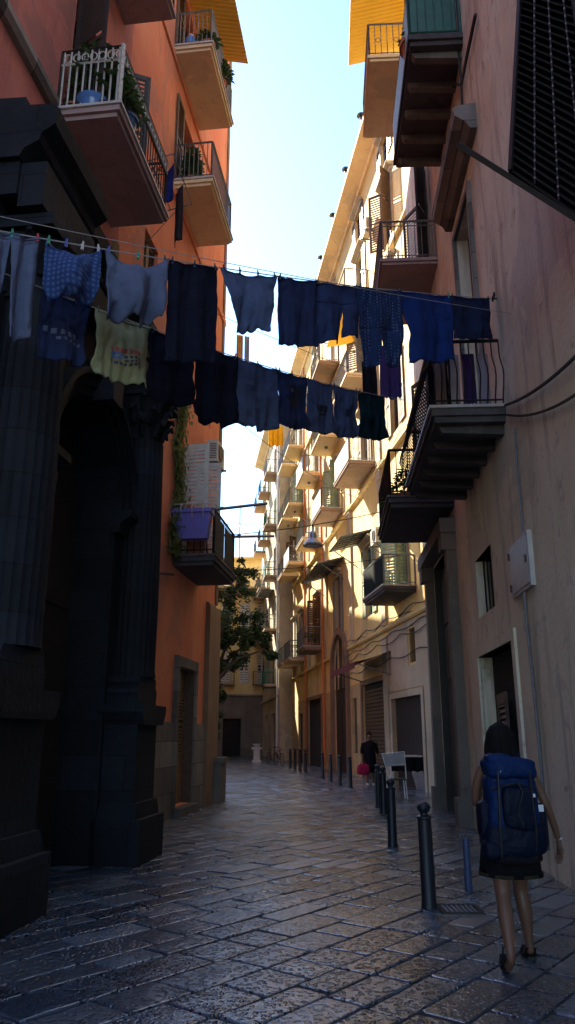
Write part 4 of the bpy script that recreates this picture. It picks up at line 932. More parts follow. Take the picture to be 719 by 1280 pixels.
# ------------------------------------------------------------ pots, plants, air conditioners
def plant(c, r, h, n, mat='leaf2', ls=.12, seed=1, droop=.3):
    rd = random.Random(seed); m = MB()
    for i in range(n):
        a = rd.uniform(0, 6.28); el = rd.uniform(.25, 1.45); L = rd.uniform(.45, 1)
        p = Vector((c[0]+r*L*math.cos(a)*math.cos(el)*.9, c[1]+r*L*math.sin(a)*math.cos(el)*.9, c[2]+h*L*math.sin(el)))
        d = Vector((math.cos(a), math.sin(a), rd.uniform(-droop, .8))).normalized(); s = d.cross(Vector((0,0,1))).normalized()*ls*rd.uniform(.25, .4)
        l = ls*rd.uniform(.7, 1.3); up = Vector((0,0,.015))
        m.add([p, p+d*l*.5+s+up, p+d*l-Vector((0,0,ls*.2)), p+d*l*.5-s+up], [(0,1,2,3)])
    for i in range(6):
        a = rd.uniform(0, 6.28); m.tube([c, (c[0]+r*.5*math.cos(a), c[1]+r*.5*math.sin(a), c[2]+h*.8)], .006, 4)
    return m
def potted(F, s, d, z, label, pr=.13, ph=.22, r=.25, h=.4, n=160, mat='leaf2', pot='terracotta', ls=.13, seed=1):
    q = F.P(s, d, z); t = thing('potted_plant', q, label, 'potted plant', 'potted plants on the balconies')
    MB().lathe((q.x, q.y, q.z), [(pr*.7, .0), (pr*.95, ph*.82), (pr*1.08, ph*.83), (pr*1.08, ph), (pr*.9, ph), (pr*.85, ph*.9)], 14).build('pot', pot, t)
    plant((q.x, q.y, q.z+ph*.9), r, h, n, mat, ls, seed).build('foliage', mat, t, recalc=False)
potted(FL, 9.15, .75, 10.28, 'leafy green plant in a brown pot on the mauve balcony', h=.75, r=.35, n=260, seed=2)
potted(FL, 9.2, .42, 10.28, 'tall leafy plant rising above the scroll railing', h=1.2, r=.4, n=320, seed=3, ph=.3)
potted(FL, 9.5, .8, 10.28, 'broad plant in a blue pot inside the mauve balcony', h=.5, r=.3, n=160, pot='bluepot', pr=.2, ph=.32, seed=4)
potted(FL, 9.15, .15, 10.28, 'small terracotta planter nearest the pink wall', h=.2, r=.16, n=60, seed=5, pr=.15, ph=.25)
potted(FL, 15.0, .35, 13.98, 'tall cactus like plant on the middle orange balcony', h=.75, r=.16, n=150, ls=.2, seed=6)
potted(FL, 14.5, .75, 17.38, 'low plants in a terracotta bowl on the top orange balcony', h=.3, r=.3, n=130, seed=7, pr=.18)
potted(FL, 15.6, .85, 17.38, 'trailing green plant at the far side of the top orange balcony', h=.6, r=.3, n=200, seed=8)
potted(FR, 11.5, .75, 13.95, 'red potted shrub behind the green balcony sheeting', h=.5, r=.3, n=120, seed=9, pr=.3, ph=.45)
potted(FR, 15.4, .9, 6.32, 'spiky plant in a long pot on the dark straight barred balcony', h=.6, r=.35, n=200, seed=10, pr=.2)
potted(FR, 16.4, 1.1, 6.32, 'red potted plant further along the dark straight barred balcony', h=.35, r=.25, n=100, seed=11, pr=.2)
potted(F2, 42.0, .7, 6.32, 'dark twiggy plants on the small balcony above the gate', h=.6, r=.4, n=120, mat='leaf', seed=12)
q = FL.P(14.4, .35, 17.38); t = thing('water_bottle', q, 'blue plastic water bottle at the end of the top orange balcony', 'bottle')
MB().lathe(tuple(q), [(.13, 0), (.135, .04), (.13, .3), (.06, .38), (.045, .42)], 14).build('bottle_body', 'bluebottle', t); MB().lathe((q.x, q.y, q.z+.421), [(.05, 0), (.05, .04)], 10).build('cap', 'pvc', t)
q = FL.P(9.0, .5, 10.28); tag(MB().lathe(tuple(q), [(.16, 0), (.22, .16), (.24, .17), (.2, .1)], 14).build('basin', 'bluebottle', loc=q), 'blue basin behind the white scroll grille', 'basin')
def aircon(F, s, z, d, label, w=.8):
    q = F.P(s+w/2, d, z); t = thing('air_conditioner', q, label, 'air conditioner', 'air conditioners on the facades')
    MB(F).box(s, s+w, .12, .42, z, z+.58).build('casing', 'ac', t)
    m = MB(F)
    for k in range(9): m.box(s+.08, s+w*.68, .421, .43, z+.07+k*.05, z+.095+k*.05)
    m.tube([(s+w*.38+.22*math.cos(a), .432, z+.29+.22*math.sin(a)) for a in [j*math.pi/8 for j in range(16)]], .012, 4, closed=True)
    for k in range(9): m.box(s-.006, s-.0005, .16, .38, z+.08+k*.048, z+.10+k*.048)
    m.build('fan_grille', 'acdark', t)
    m = MB(F); m.box(s+.06, s+.1, 0, .5, z-.05, z-.001); m.box(s+w-.1, s+w-.06, 0, .5, z-.05, z-.001); m.bar((s+.08, 0, z-.3), (s+.08, .4, z-.04), .03); m.bar((s+w-.08, 0, z-.3), (s+w-.08, .4, z-.04), .03); m.build('bracket', 'irongrey', t)
aircon(FL, 18.3, 8.35, .3, 'air conditioner high on the orange house corner')
for (s, z, lb) in ((27.6, 22.3, 'air conditioner near the eaves closest to the pink house'), (33.2, 21.6, 'air conditioner below the eaves above the second balcony row'), (33.6, 13.4, 'air conditioner between two upper balconies of the cream palazzo'), (40.6, 17.4, 'air conditioner far along the cream palazzo'), (27.7, 8.6, 'air conditioner beside the pale green shutters')):
    aircon(F2, s, z, .3, lb)
# violet box on the orange balcony rail
q = FL.P(15.97, .5, 5.9); t = thing('storage_box', q, 'violet plastic box hung on the orange house balcony railing', 'box')
m = MB(FL); m.add([(15.82,.12,5.66),(15.82,.78,5.66),(16.02,.78,5.66),(16.02,.12,5.66),(15.74,.05,6.22),(15.74,.85,6.22),(16.04,.85,6.22),(16.04,.05,6.22)], [(0,1,2,3),(4,7,6,5),(0,4,5,1),(1,5,6,2),(2,6,7,3),(3,7,4,0)]); m.build('box_body', 'blueplastic', t)
MB(FL).box(15.70, 16.05, .02, .88, 6.221, 6.30).build('lid', 'blueplastic', t)
m = MB(FL)
for k in range(5): m.tube([(16.02, -.0+k*.24, 6.38), (15.7, .0+k*.24, 6.40), (15.62, .0+k*.24, 6.3), (15.7, .0+k*.24, 6.1)], .012, 5)
m.tube([(15.7, 0, 6.4), (15.7, .97, 6.4)], .012, 5)
tag(m.build('wire_rack', 'ironwhite', loc=FL.P(15.7, .5, 6.3)), 'white wire rack hooked over the balcony rail around the violet box', 'rack')
m = MB(FL)
m.box(16.4, 16.8, .2, .6, 5.4, 5.75); m.lathe if False else None
tag(m.build('crate', 'terracotta', loc=FL.P(16.6, .4, 5.4)), 'red brown crate on the floor of the orange house balcony', 'crate')
for (a, b, lb) in (((16.05, .9, 6.36), (17.0, 1.9, 6.75), 'grey pole sticking out from the near end of the balcony rail'), ((18.2, .9, 6.3), (19.2, 1.75, 6.55), 'grey pole sticking out from the far end of the balcony rail')):
    m = MB(FL); m.bar(a, b, .05); m.bar((a[0], a[1]-.1, a[2]-.06), (a[0]+.1, a[1]+.15, a[2]+.08), .03); tag(m.build('pole', 'irongrey', loc=FL.P(*a)), lb, 'pole', 'drying poles on the balcony')
m = MB(FL); m.add([], []); 
for s0 in (16.15, 17.25): m.box(s0, s0+1.0, .87, .885, 5.46, 6.28)
m.build('railing_panel', flat('dark_reed_screen', (.07,.065,.06), .9, bump=.4, bscale=60, var=.3, vs=20), org)
# climbing vine on the orange wall
rd = random.Random(5); m = MB(FL)
for i in range(1500):
    z = rd.uniform(5.3, 9.1); k = (z-5.3)/3.8; s = 15.9+.12*math.sin(z*3)+rd.gauss(0, .20*(1-.5*k)); d = abs(rd.gauss(0, .10))+.02
    l = rd.uniform(.05, .1); a = rd.uniform(0, 6.28)
    m.add([(s, d, z), (s+l*math.cos(a), d+.03, z+l*math.sin(a)*.5), (s+l*.4*math.cos(a), d+.02, z-l*1.2), (s-l*.6*math.cos(a), d, z-l*.5)], [(0,1,2,3)])
vn = thing('climbing_vine', FL.P(15.9, .05, 5.3), 'yellow green vine climbing the orange wall beside the shutters', 'vine')
m.build('foliage', 'vine', vn, recalc=False)
m = MB(FL)
for j in range(3): m.tube([(15.85+j*.06+.1*math.sin(z*2+j), .03, z) for z in [5.3+.3*q for q in range(12)]], .012, 4)
m.build('stem', 'bark', vn)
# downpipe with bends on orange wall
t = thing('drain_pipe', FL.P(13.1, .1, 2), 'rusty drain pipe with brackets beside the black portal', 'pipe')
MB(FL).tube([(13.35, .08, 2.1), (13.35, .08, 5.9)], .035, 8).build('pipe', 'ironred', t)
m = MB(FL)
for z in (2.6, 4.0, 5.4): m.box(13.28, 13.42, 0, .13, z, z+.05)
m.tube([(13.4, .06, 4.9), (14.4, .06, 4.62), (15.9, .06, 4.9)], .03, 6)
m.build('bracket', 'ironred', t)
# tv antenna on the far roof
p = atY(300, 655, 60); t = thing('tv_antenna', (p.x, p.y, p.z), 'thin television antenna against the sky above the far roofs', 'antenna')
z0 = 13.9; m = MB(); m.bar((p.x, p.y, z0), (p.x, p.y, p.z+1.4), .06); m.build('mast', 'irongrey', t)
m = MB(); m.bar((p.x-2.0, p.y, p.z), (p.x+2.0, p.y, p.z), .05)
for k in range(9): m.bar((p.x-1.9+k*.47, p.y-.5, p.z-.35-.1*(k % 2)), (p.x-1.9+k*.47, p.y+.5, p.z+.3), .035)
m.build('antenna_element', 'irongrey', t)
# chimney cowls on the cream palazzo eaves
for k, (px, py) in enumerate(((451, 128), (432, 192), (416, 255), (401, 302))):
    s, z = F2.hit(px, py, .7); s = max(25, s)
    q = F2.P(s, .7, 26.52); t = thing('vent_cowl', q, ['small vent cowl on the palazzo eaves nearest the yellow balcony', 'second vent cowl along the palazzo eaves', 'third vent cowl along the palazzo eaves', 'farthest vent cowl along the palazzo eaves'][k], 'vent cowl', 'vent cowls on the eaves')
    MB().lathe(tuple(q), [(.035, 0), (.035, .5), (.07, .52), (.07, .66)], 10).build('stem_pipe', 'iron', t)
    MB().lathe((q.x, q.y, q.z+.68), [(.2, 0), (.19, .03), (.02, .17)], 10).build('hood', 'iron', t)
# dark sunblind and its arm, top right
aw = thing('sun_blind', FR.P(6, .3, 6), 'large dark slatted sun blind standing out at the upper right edge', 'sun blind')
m = MB()
Yb = 6.0
P0, P1 = atY(638, 213, Yb), atY(654, -90, Yb); P2 = Vector((2.94, Yb, P1.z)); P3 = atY(730, 276, Yb); P3 = Vector((2.94, Yb, P0.z-(P0.z-P3.z)*(2.94-P0.x)/(P3.x-P0.x)))
nsl = 34
for k in range(nsl):
    f0, f1 = k/nsl, (k+.86)/nsl
    def q(a, f): return P0.lerp(P1, f) if a == 0 else P3.lerp(P2, f)
    a0, a1, b0, b1 = q(0, f0), q(0, f1), q(1, f0), q(1, f1); o = Vector((0, .05, .0))
    m.add([a0, b0, b1+o, a1+o, a0+Vector((0,.012,0)), b0+Vector((0,.012,0)), b1+o+Vector((0,.012,0)), a1+o+Vector((0,.012,0))], [(0,1,2,3),(7,6,5,4),(0,4,5,1),(1,5,6,2),(2,6,7,3),(3,7,4,0)])
m.build('slat', 'darkwood', aw)
m = MB(); m.bar(P0, P1, .035); m.bar(P3, P2, .035)
m.build('blind_frame', 'iron', aw)
MB().add([P0+Vector((0,.055,0)), P3+Vector((0,.055,0)), P2+Vector((0,.055,0)), P1+Vector((0,.055,0)), P0+Vector((0,.07,0)), P3+Vector((0,.07,0)), P2+Vector((0,.07,0)), P1+Vector((0,.07,0))], [(0,1,2,3),(7,6,5,4),(0,4,5,1),(1,5,6,2),(2,6,7,3),(3,7,4,0)]).build('backing_cloth', 'blackcloth', aw)
tm, tt, tb_ = nmat('hole_light_dashes'); w_ = N(tt, 'ShaderNodeTexWave', wave_type='BANDS', bands_direction='Z'); w_.inputs['Scale'].default_value = 3.2  # pale dashes painted in for daylight through the holes of the blind
tc_ = N(tt, 'ShaderNodeTexCoord'); tt.links.new(tc_.outputs['Object'], w_.inputs['Vector']); cr_ = N(tt, 'ShaderNodeValToRGB'); cr_.color_ramp.elements[0].position = .86; cr_.color_ramp.elements[0].color = (.01,.01,.012,1); cr_.color_ramp.elements[1].position = .9; cr_.color_ramp.elements[1].color = (.22,.22,.26,1)
tt.links.new(w_.outputs[1], cr_.inputs[0]); tt.links.new(cr_.outputs[0], tb_.inputs['Base Color'])
for f in (.25, .5, .78):
    MB().bar(P0.lerp(P3, f)-Vector((0,.03,0)), P1.lerp(P2, f)-Vector((0,.03,0)), .014).build('hole_light_strip', tm, aw)
MB().bar(atY(572, 180, 6.05), P3-Vector((0,0,.02)), .05).build('support_arm', 'darkwood', aw)
# wall cables and hook at top right
m = MB(FR); m.tube([(13.5, .06, 17.5), (12.6, .06, 15.4), (12.1, .06, 14.0), (11.0, .06, 12.9), (9.6, .06, 12.9)], .03, 5); m.tube([(11.0, .06, 17), (11.0, .06, 12.9), (11.05, .06, 12.5)], .025, 5)
tag(m.build('wall_cable', 'cable', loc=FR.P(11, .06, 12.9)), 'old black cables clipped on the pink wall near the green balcony', 'cable')
q = FR.hit(622, 371); m = MB(FR)
for k in range(2): m.tube([(q[0]-.05+.1*k+.04*math.cos(a), .06, q[1]+.04*math.sin(a)) for a in [j*math.pi/5 for j in range(10)]], .01, 5, closed=True)
m.bar((q[0]+.05, 0, q[1]), (q[0]+.05, .07, q[1]), .02)
tag(m.build('wall_hook', 'iron', loc=FR.P(q[0], .05, q[1])), 'pair of iron rings fixing the upper clothes line to the pink wall', 'hook')
# blank box / plaque on the grey wall
t = thing('wall_cabinet', FR.P(9.85, .15, 3.75), 'pale grey metal cabinet fixed on the wall beside the small window', 'cabinet')
m = MB(FR); m.box(9.4, 10.4, .0, .06, 3.42, 4.14); m.build('cabinet_body', 'ac', t)
m = MB(FR); m.box(9.44, 10.36, .061, .072, 3.46, 4.10); cdoor = m.build('door', flat('cabinet_door', (.24,.25,.28), .4, var=.15), t)
for z in (3.55, 4.0): MB(FR).tube([(10.38, .078, z-.05), (10.38, .078, z+.05)], .014, 6).build('hinge', 'ironred', cdoor)
MB(FR).box(9.5, 9.56, .073, .085, 3.74, 3.84).build('lock', 'iron', cdoor)
MB(FR).tube([(9.8, .05, 3.41), (9.82, .05, 3.0), (9.78, .04, 1.6), (9.8, .04, .3)], .02, 6).build('conduit', 'irongrey', t)
MB(FR).tube([(9.6, .05, 4.15), (9.62, .05, 4.9), (9.55, .05, 5.6)], .016, 6).build('conduit', 'irongrey', t)
# ------------------------------------------------------------ bollards
def bollard(x, y, label, h=.97, lean=0, first=[]):
    if not first:
        t = thing('bollard', (0, 0, 0), '', 'bollard', 'iron bollards along the right side')
        MB().lathe((0, 0, 0), [(.08, -.03), (.08, .03), (.072, .05), (.068, .72), (.066, .80)], 16).build('post', 'bollard', t)
        MB().lathe((0, 0, .801), [(.066, 0), (.074, .008), (.074, .03), (.04, .045), (.038, .06), (.058, .08), (.068, .105), (.066, .13), (.046, .152), (.014, .163)], 16).build('finial', 'bollard', t)
        first.append(t); r = t
    else: r = copy_tree(first[0])
    r.location = (x, y, 0); r.scale = (1, 1, h/.965); r.rotation_euler = (0, lean, random.uniform(0, 3)); r['label'] = label; r['category'] = 'bollard'; r['group'] = 'iron bollards along the right side'
    return r
for (px, py, lb, ln) in ((537, 1135, 'nearest dark iron bollard standing left of the backpacker', -.03), (491, 1058, 'second iron bollard from the viewer', 0), (480, 1018, 'right one of the paired bollards in front of the table', 0), (473.5, 1010, 'left one of the paired bollards in front of the table', 0),
        (438, 984.5, 'leaning bollard beside the crimson bag', .12), (425, 980.7, 'bollard just left of the leaning one', 0), (413.5, 976.4, 'second bollard left of the leaning one', 0), (403.4, 973, 'third bollard left of the leaning one', 0),
        (382, 965, 'bollard at the right end of the thin rail', 0), (375, 963, 'bollard under the middle of the thin rail', 0), (369, 961.5, 'bollard at the left end of the thin rail', 0), (363, 960, 'bollard beside the parked bicycle', 0)):
    p = gnd(px, py); bollard(p.x, p.y, lb, lean=ln)
pa, pb = gnd(384, 965.5), gnd(366, 961)
m = MB(); m.tube([(pa.x, pa.y, .98), (pb.x, pb.y, .98)], .03, 6); tag(m.build('hand_rail', 'stone', loc=(pa.x, pa.y, .98)), 'thin pale board laid over three far bollards', 'board')
p = gnd(586, 1112); m = MB(); m.lathe((p.x, p.y, 0), [(.045, -.02), (.04, .05), (.038, .48), (.03, .52)], 12)
tag(m.build('short_post', 'bluepost', loc=p), 'short blue grey post behind the backpacker', 'post')
# drain cover
p = gnd(575, 1139); t = thing('drain_cover', (p.x, p.y, .02), 'small pale drain grating beside the nearest bollard', 'drain cover')
m = MB(); 
for (x0, x1, y0, y1) in ((-.2,.2,-.2,-.16),(-.2,.2,.16,.2),(-.2,-.16,-.16,.16),(.16,.2,-.16,.16)): m.box(p.x+x0, p.x+x1, p.y+y0, p.y+y1, -.01, .027)
m.build('frame', 'stone', t); m = MB()
for k in range(7): m.box(p.x-.15+k*.045, p.x-.128+k*.045, p.y-.16, p.y+.16, -.01, .024)
m.build('grating', 'irongrey', t)
# white bin far away, chair stack and bicycle beside it
p = gnd(321, 953); t = thing('pedestal_planter', p, 'white stone pedestal planter far down the street', 'planter')
m = MB(); m.box(p.x-.28, p.x+.28, p.y-.28, p.y+.28, 0, .12); m.box(p.x-.20, p.x+.20, p.y-.2, p.y+.2, .121, .8); m.box(p.x-.33, p.x+.33, p.y-.33, p.y+.33, .801, .93); m.build('pedestal', 'pvc', t)
m = MB(); m.lathe((p.x, p.y, .931), [(.12, 0), (.26, .16), (.3, .2), (.22, .2)], 12); m.build('bowl', 'pvc', t)
def bicycle(p, ang, label):
    t = thing('bicycle', p, label, 'bicycle'); ca, sa = math.cos(ang), math.sin(ang)
    T = lambda v: Vector((p.x+v[0]*ca-v[1]*sa, p.y+v[0]*sa+v[1]*ca, v[2]))
    for wx in (-.52, .52):
        m = MB(T); m.tube([(wx+.33*math.cos(a), 0, .34+.33*math.sin(a)) for a in [j*math.pi/10 for j in range(20)]], .02, 6, closed=True); wl = m.build('wheel', 'iron', t)
        m = MB(T)
        for j in range(8): m.bar((wx, 0, .34), (wx+.32*math.cos(j*.785), 0, .34+.32*math.sin(j*.785)), .006)
        m.build('spokes', 'irongrey', wl)
    m = MB(T)
    for a, b in (((-.52,0,.34),(-.08,0,.32)),((-.08,0,.32),(-.18,0,.8)),((-.18,0,.76),(.38,0,.78)),((-.08,0,.32),(.40,0,.7)),((-.52,0,.34),(-.17,0,.74)),((.36,0,.9),(.52,0,.34))): m.tube([a, b], .018, 6)
    m.build('frame', 'ironred', t)
    m = MB(T); m.tube([(.36,-.25,.98),(.33,0,.95),(.36,.25,.98)], .014, 6); m.build('handlebar', 'iron', t)
    m = MB(T); m.prism([(-.32, -.07), (-.05, -.02), (-.05, .02), (-.32, .07)], 'z', .83, .88); m.build('saddle', 'iron', t)
bicycle(gnd(349, 957), 1.9, 'dark bicycle parked beside the far bollards')
bicycle(gnd(340, 955), 1.2, 'second dark bicycle left of the first one far away')
# stall table with pale top and a white framed chair in front
p = gnd(508, 987); t = thing('folding_table', p, 'pale topped folding table draped with a dark cloth', 'table')
m = MB(); m.box(p.x-.55, p.x+.5, p.y-.4, p.y+.4, .98, 1.02); m.build('table_top', 'pvc', t)
for sx in (-1, 1):
    for sy in (-1, 1):
        m = MB(); m.tube([(p.x+sx*.42, p.y+sy*.3, .98), (p.x+sx*.48+.08*sy, p.y+sy*.33, 0)], .022, 6); m.build('leg', 'pvc', t)
hang('cloth', (p.x-.5, p.y-.42, .99), (p.x+.48, p.y-.42, .96), .42, M['blackcloth'], 'dark cloth hanging over the front of the pale table', 'cloth', folds=3)
m = MB(); m.grid(lambda u, v: Vector((p.x+.12+.35*u+.12*v, p.y-.46-.1*v, .55-.53*v+.02*math.sin(u*9))), 10, 8); tag(m.build('cloth', palecloth, loc=(p.x+.3, p.y-.45, .3), solid=.01, recalc=False), 'pale cloth hanging down to the ground under the table', 'cloth')
q = gnd(492, 999); t = thing('white_chair', q, 'white framed folding chair with dark seat before the table', 'chair')
m = MB(); bl, br = Vector((q.x-.28, q.y-.1, 1.15)), Vector((q.x+.32, q.y-.1, 1.2)); sl, sr = Vector((q.x-.08, q.y+.0, .5)), Vector((q.x+.36, q.y, .5))
m.tube([sl, bl, br, sr], .018, 6); m.tube([bl.lerp(sl, .45), br.lerp(sr, .45)], .014, 6); m.build('back_frame', 'pvc', t)
m = MB(); m.add([bl.lerp(sl, .05)+Vector((.02,.012,0)), br.lerp(sr, .05)+Vector((-.02,.012,0)), br.lerp(sr, .5)+Vector((-.02,.012,0)), bl.lerp(sl, .5)+Vector((.02,.012,0))], [(0,1,2,3)]); m.build('backrest', palecloth, t, solid=.01, recalc=False)
m = MB(); m.box(q.x-.1, q.x+.36, q.y-.02, q.y+.42, .47, .51); m.build('seat', 'iron', t)
for (sx, sy) in ((-.08, 0), (.34, 0), (-.06, .4), (.34, .4)):
    m = MB(); m.tube([(q.x+sx, q.y+sy, .47), (q.x+sx*1.1, q.y+sy*1.05, 0)], .016, 6); m.build('leg', 'pvc', t)
# ------------------------------------------------------------ tree beyond the orange corner
def tree(base, name, label, blobs, trunk, seed, n, ls, mat='leaf'):
    rd = random.Random(seed); t = thing(name, base, label, 'tree'); m = MB(); lm = MB(); b = Vector(base)
    lm.tube([b, b+Vector(trunk)*.5+Vector((.1,0,0)), b+Vector(trunk)], [.16, .13, .09], 8)
    top = b+Vector(trunk)
    for (c, r, k) in blobs:
        c = Vector(c); mid = (top+c)/2+Vector((0,0,.2)); lm.tube([top-Vector((0,0,.3)), mid, c], [.08, .05, .02], 6)
        subs = [c+Vector((rd.gauss(0, .5)*r, rd.gauss(0, .6)*r, rd.gauss(0, .45)*r)) for _ in range(int(9*k))]
        for s_ in subs:
            lm.tube([c, s_], [.02, .008], 4)
            sr = r*rd.uniform(.16, .36); q = rd.random()
            for i in range(int(n*k/len(subs)*(.5+q))):
                d = Vector((rd.gauss(0,1), rd.gauss(0,1), rd.gauss(0,1))).normalized(); p = s_+d*sr*rd.uniform(.2, 1.15)
                a = Vector((rd.gauss(0,1), rd.gauss(0,1), rd.gauss(0,.5)-.3)).normalized(); w = a.cross(Vector((rd.gauss(0,1), rd.gauss(0,1), rd.gauss(0,1)))).normalized()*ls*.33; l = ls*rd.uniform(.4, 1.6)
                m.add([p, p+a*l*.5+w, p+a*l, p+a*l*.5-w], [(0,1,2,3)])
    lm.build('trunk', 'bark', t); m.build('crown', mat, t, recalc=False)
Yt = 27.0
pts = [((284, 745), .9, 1.2), ((298, 722), .55, .7), ((306, 706), .35, .4), ((278, 790), 1.0, 1.3), ((300, 790), .7, 1.0), ((318, 800), .6, .9), ((330, 812), .4, .5), ((290, 822), .6, .7), ((268, 830), .7, .9), ((274, 872), .35, .5), ((269, 905), .4, .5)]
tree((-3.1, 26.0, 0), 'street_tree', 'dark leafy tree leaning out from behind the orange house corner', [(atY(a, b, Yt+(k % 3)*.5-.5), r, w) for k, ((a, b), r, w) in enumerate(pts)], (.4, .6, 3.4), 4, 1900, .11)
# lit planter near corner, small things
# ------------------------------------------------------------ people
def skin_body(name, verts, edges, root, mat, parent, sub=2, loc=None):
    W0 = Vector(parent.location) if parent is not None else Vector((0,0,0))
    me = bpy.data.meshes.new(name); me.from_pydata([tuple(Vector(v[:3])-W0) for v in verts], edges, [])
    o = bpy.data.objects.new(name, me); COL.objects.link(o)
    if parent is not None: o.parent = parent
    sk = o.modifiers.new('skin', 'SKIN'); sk.use_smooth_shade = True
    if not me.skin_vertices: me.skin_vertices.new()
    for i, v in enumerate(verts):
        r = v[3] if isinstance(v[3], tuple) else (v[3], v[3])
        me.skin_vertices[0].data[i].radius = r; me.skin_vertices[0].data[i].use_root = (i == root)
    ss = o.modifiers.new('sub', 'SUBSURF'); ss.levels = sub; ss.render_levels = sub
    me.materials.append(M[mat] if isinstance(mat, str) else mat)
    return o
def hand(T, wrist, d, side, palmn, curl):
    """five fingers from a palm; returns verts/edges lists to append, joined to wrist index 0"""
    V, E = [], []
    d = Vector(d).normalized(); s = Vector(side).normalized(); n = Vector(palmn).normalized(); w = Vector(wrist)
    palm = w+d*.05; V.append((*palm, (.030, .018))); E.append(('w', 0))
    k = 1
    for i, (off, L) in enumerate(((-.028, .062), (-.009, .074), (.010, .070), (.028, .055))):
        b = w+d*.092+s*off; V.append((*b, .0095)); E.append((0, k))
        m1 = b+(d*math.cos(curl)+n*math.sin(curl))*L*.5; V.append((*m1, .0085)); E.append((k, k+1))
        m2 = m1+(d*math.cos(curl*2.2)+n*math.sin(curl*2.2))*L*.5; V.append((*m2, .007)); E.append((k+1, k+2)); k += 3
    b = w+d*.035-s*.035; V.append((*b, .012)); E.append((0, k)); m1 = b+(d*.8-s*.5+n*.4).normalized()*.032; V.append((*m1, .0095)); E.append((k, k+1))
    m2 = m1+(d*.9+n*.4).normalized()*.026; V.append((*m2, .008)); E.append((k+1, k+2))
    return V, E
# woman walking away with a rucksack.  x right, y forward, z up
wx, wy = 1.68, 6.2
wm = thing('person', (wx, wy, 0), 'woman walking away in a dark skirt carrying a big blue rucksack', 'person')
def B(x, y, z, r): return (wx+x, wy+y, z, r)
V = [B(0, 0, .93, (.13, .095)),      #0 pelvis root
     B(0, .0, 1.08, (.115, .085)), B(0, .03, 1.24, (.135, .09)), B(0, .04, 1.36, (.12, .075)), B(0, .045, 1.44, (.055, .05)),   #1-4
     B(0, .06, 1.50, (.048, .05)), B(0, .075, 1.56, (.075, .088)), B(0, .08, 1.63, (.072, .085)),                                   #5-7 neck head
     # left leg (trail, viewer left) 8-12
     B(-.085, -.02, .88, .092), B(-.10, -.05, .70, .086), B(-.10, -.06, .50, .057), B(-.115, -.15, .37, .060), B(-.13, -.27, .155, .033), 
     B(-.13, -.27, .11, (.033, .03)), B(-.135, -.16, .03, (.036, .022)),  #13,14 foot
     # right leg 15-
     B(.085, .03, .88, .092), B(.095, .12, .70, .084), B(.10, .20, .49, .056), B(.115, .17, .35, .059), B(.14, .20, .10, .031), B(.14, .19, .055, (.033, .03)), B(.145, .32, .03, (.036, .022)), #15-21
     # right arm 22-
     B(.175, .03, 1.37, .048), B(.24, .01, 1.24, .040), B(.30, -.01, 1.08, .034), B(.365, .05, .92, .029), B(.395, .09, .82, .021),
     # left arm 27-
     B(-.165, .04, 1.37, .046), B(-.205, .07, 1.24, .040), B(-.215, .12, 1.10, .034), B(-.17, .27, 1.10, .028), B(-.11, .34, 1.16, .021)]
E = [(0,1),(1,2),(2,3),(3,4),(4,5),(5,6),(6,7),(0,8),(8,9),(9,10),(10,11),(11,12),(12,13),(13,14),(0,15),(15,16),(16,17),(17,18),(18,19),(19,20),(20,21),
     (3,22),(22,23),(23,24),(24,25),(25,26),(3,27),(27,28),(28,29),(29,30),(30,31)]
for wi, d, s, n in ((26, (.1, .25, -.95), (-.3, .9, .2), (-.9, -.3, -.1)), (31, (.5, .8, .25), (.1, .1, -1), (.8, -.5, 0))):
    hv, he = hand(None, V[wi][:3], d, s, n, .35); o = len(V); V += hv
    E += [((wi if a == 'w' else a+o), b+o) for a, b in he]
body = skin_body('body', V, E, 0, 'skin', wm)
# face and ears on the far side
m = MB(); c = Vector((wx, wy+.08, 1.585))
m.lathe((c.x, c.y+.088, c.z-.012), [(.014, -.02), (.017, -.012), (.008, .02)], 8); m.build('nose', 'skin', wm, smooth=True)
for s in (-1, 1):
    MB().lathe((c.x+s*.03, c.y+.074, c.z+.005), [(.004, -.012), (.013, 0), (.004, .012)], 10).build('eye', 'pvc', wm, smooth=True)
    MB().lathe((c.x+s*.075, c.y, c.z-.01), [(.006, -.028), (.012, -.015), (.014, .015), (.006, .028)], 8).build('ear', 'skin', wm, smooth=True)
MB().box(c.x-.022, c.x+.022, c.y+.078, c.y+.084, c.z-.058, c.z-.050).build('mouth', 'magenta', wm)
# bob of hair
m = MB()
def hairf(u, v):
    a = u*2*math.pi; z = 1.72-.33*v-.015*math.sin(a*9)*v if True else 0
    k = v; rr = [0.0, .072, .100, .112, .118, .122, .124, .118][min(7, int(k*7))]; r2 = [0.072, .100, .112, .118, .122, .124, .118, .112][min(7, int(k*7))]
    f = k*7-int(k*7) if k < 1 else 1; r = rr+(r2-rr)*f
    y = math.sin(a)
    front = max(0, y)
    cut = 1-.55*front if k > .35 else 1
    r *= 1+.05*mnoise.noise(Vector((math.cos(a)*3, math.sin(a)*3, k*4)))+.035*math.sin(a*23+3*mnoise.noise(Vector((a, v*2, 0))))*k+.02*math.sin(a*41)*k
    return Vector((wx+r*1.02*math.cos(a), wy+.072+r*1.05*y*cut, z+ (0.17*front*max(0, k-.3)) - .0))
m.grid(hairf, 150, 28); m.build('hair', 'hair', wm, smooth=True, recalc=True)
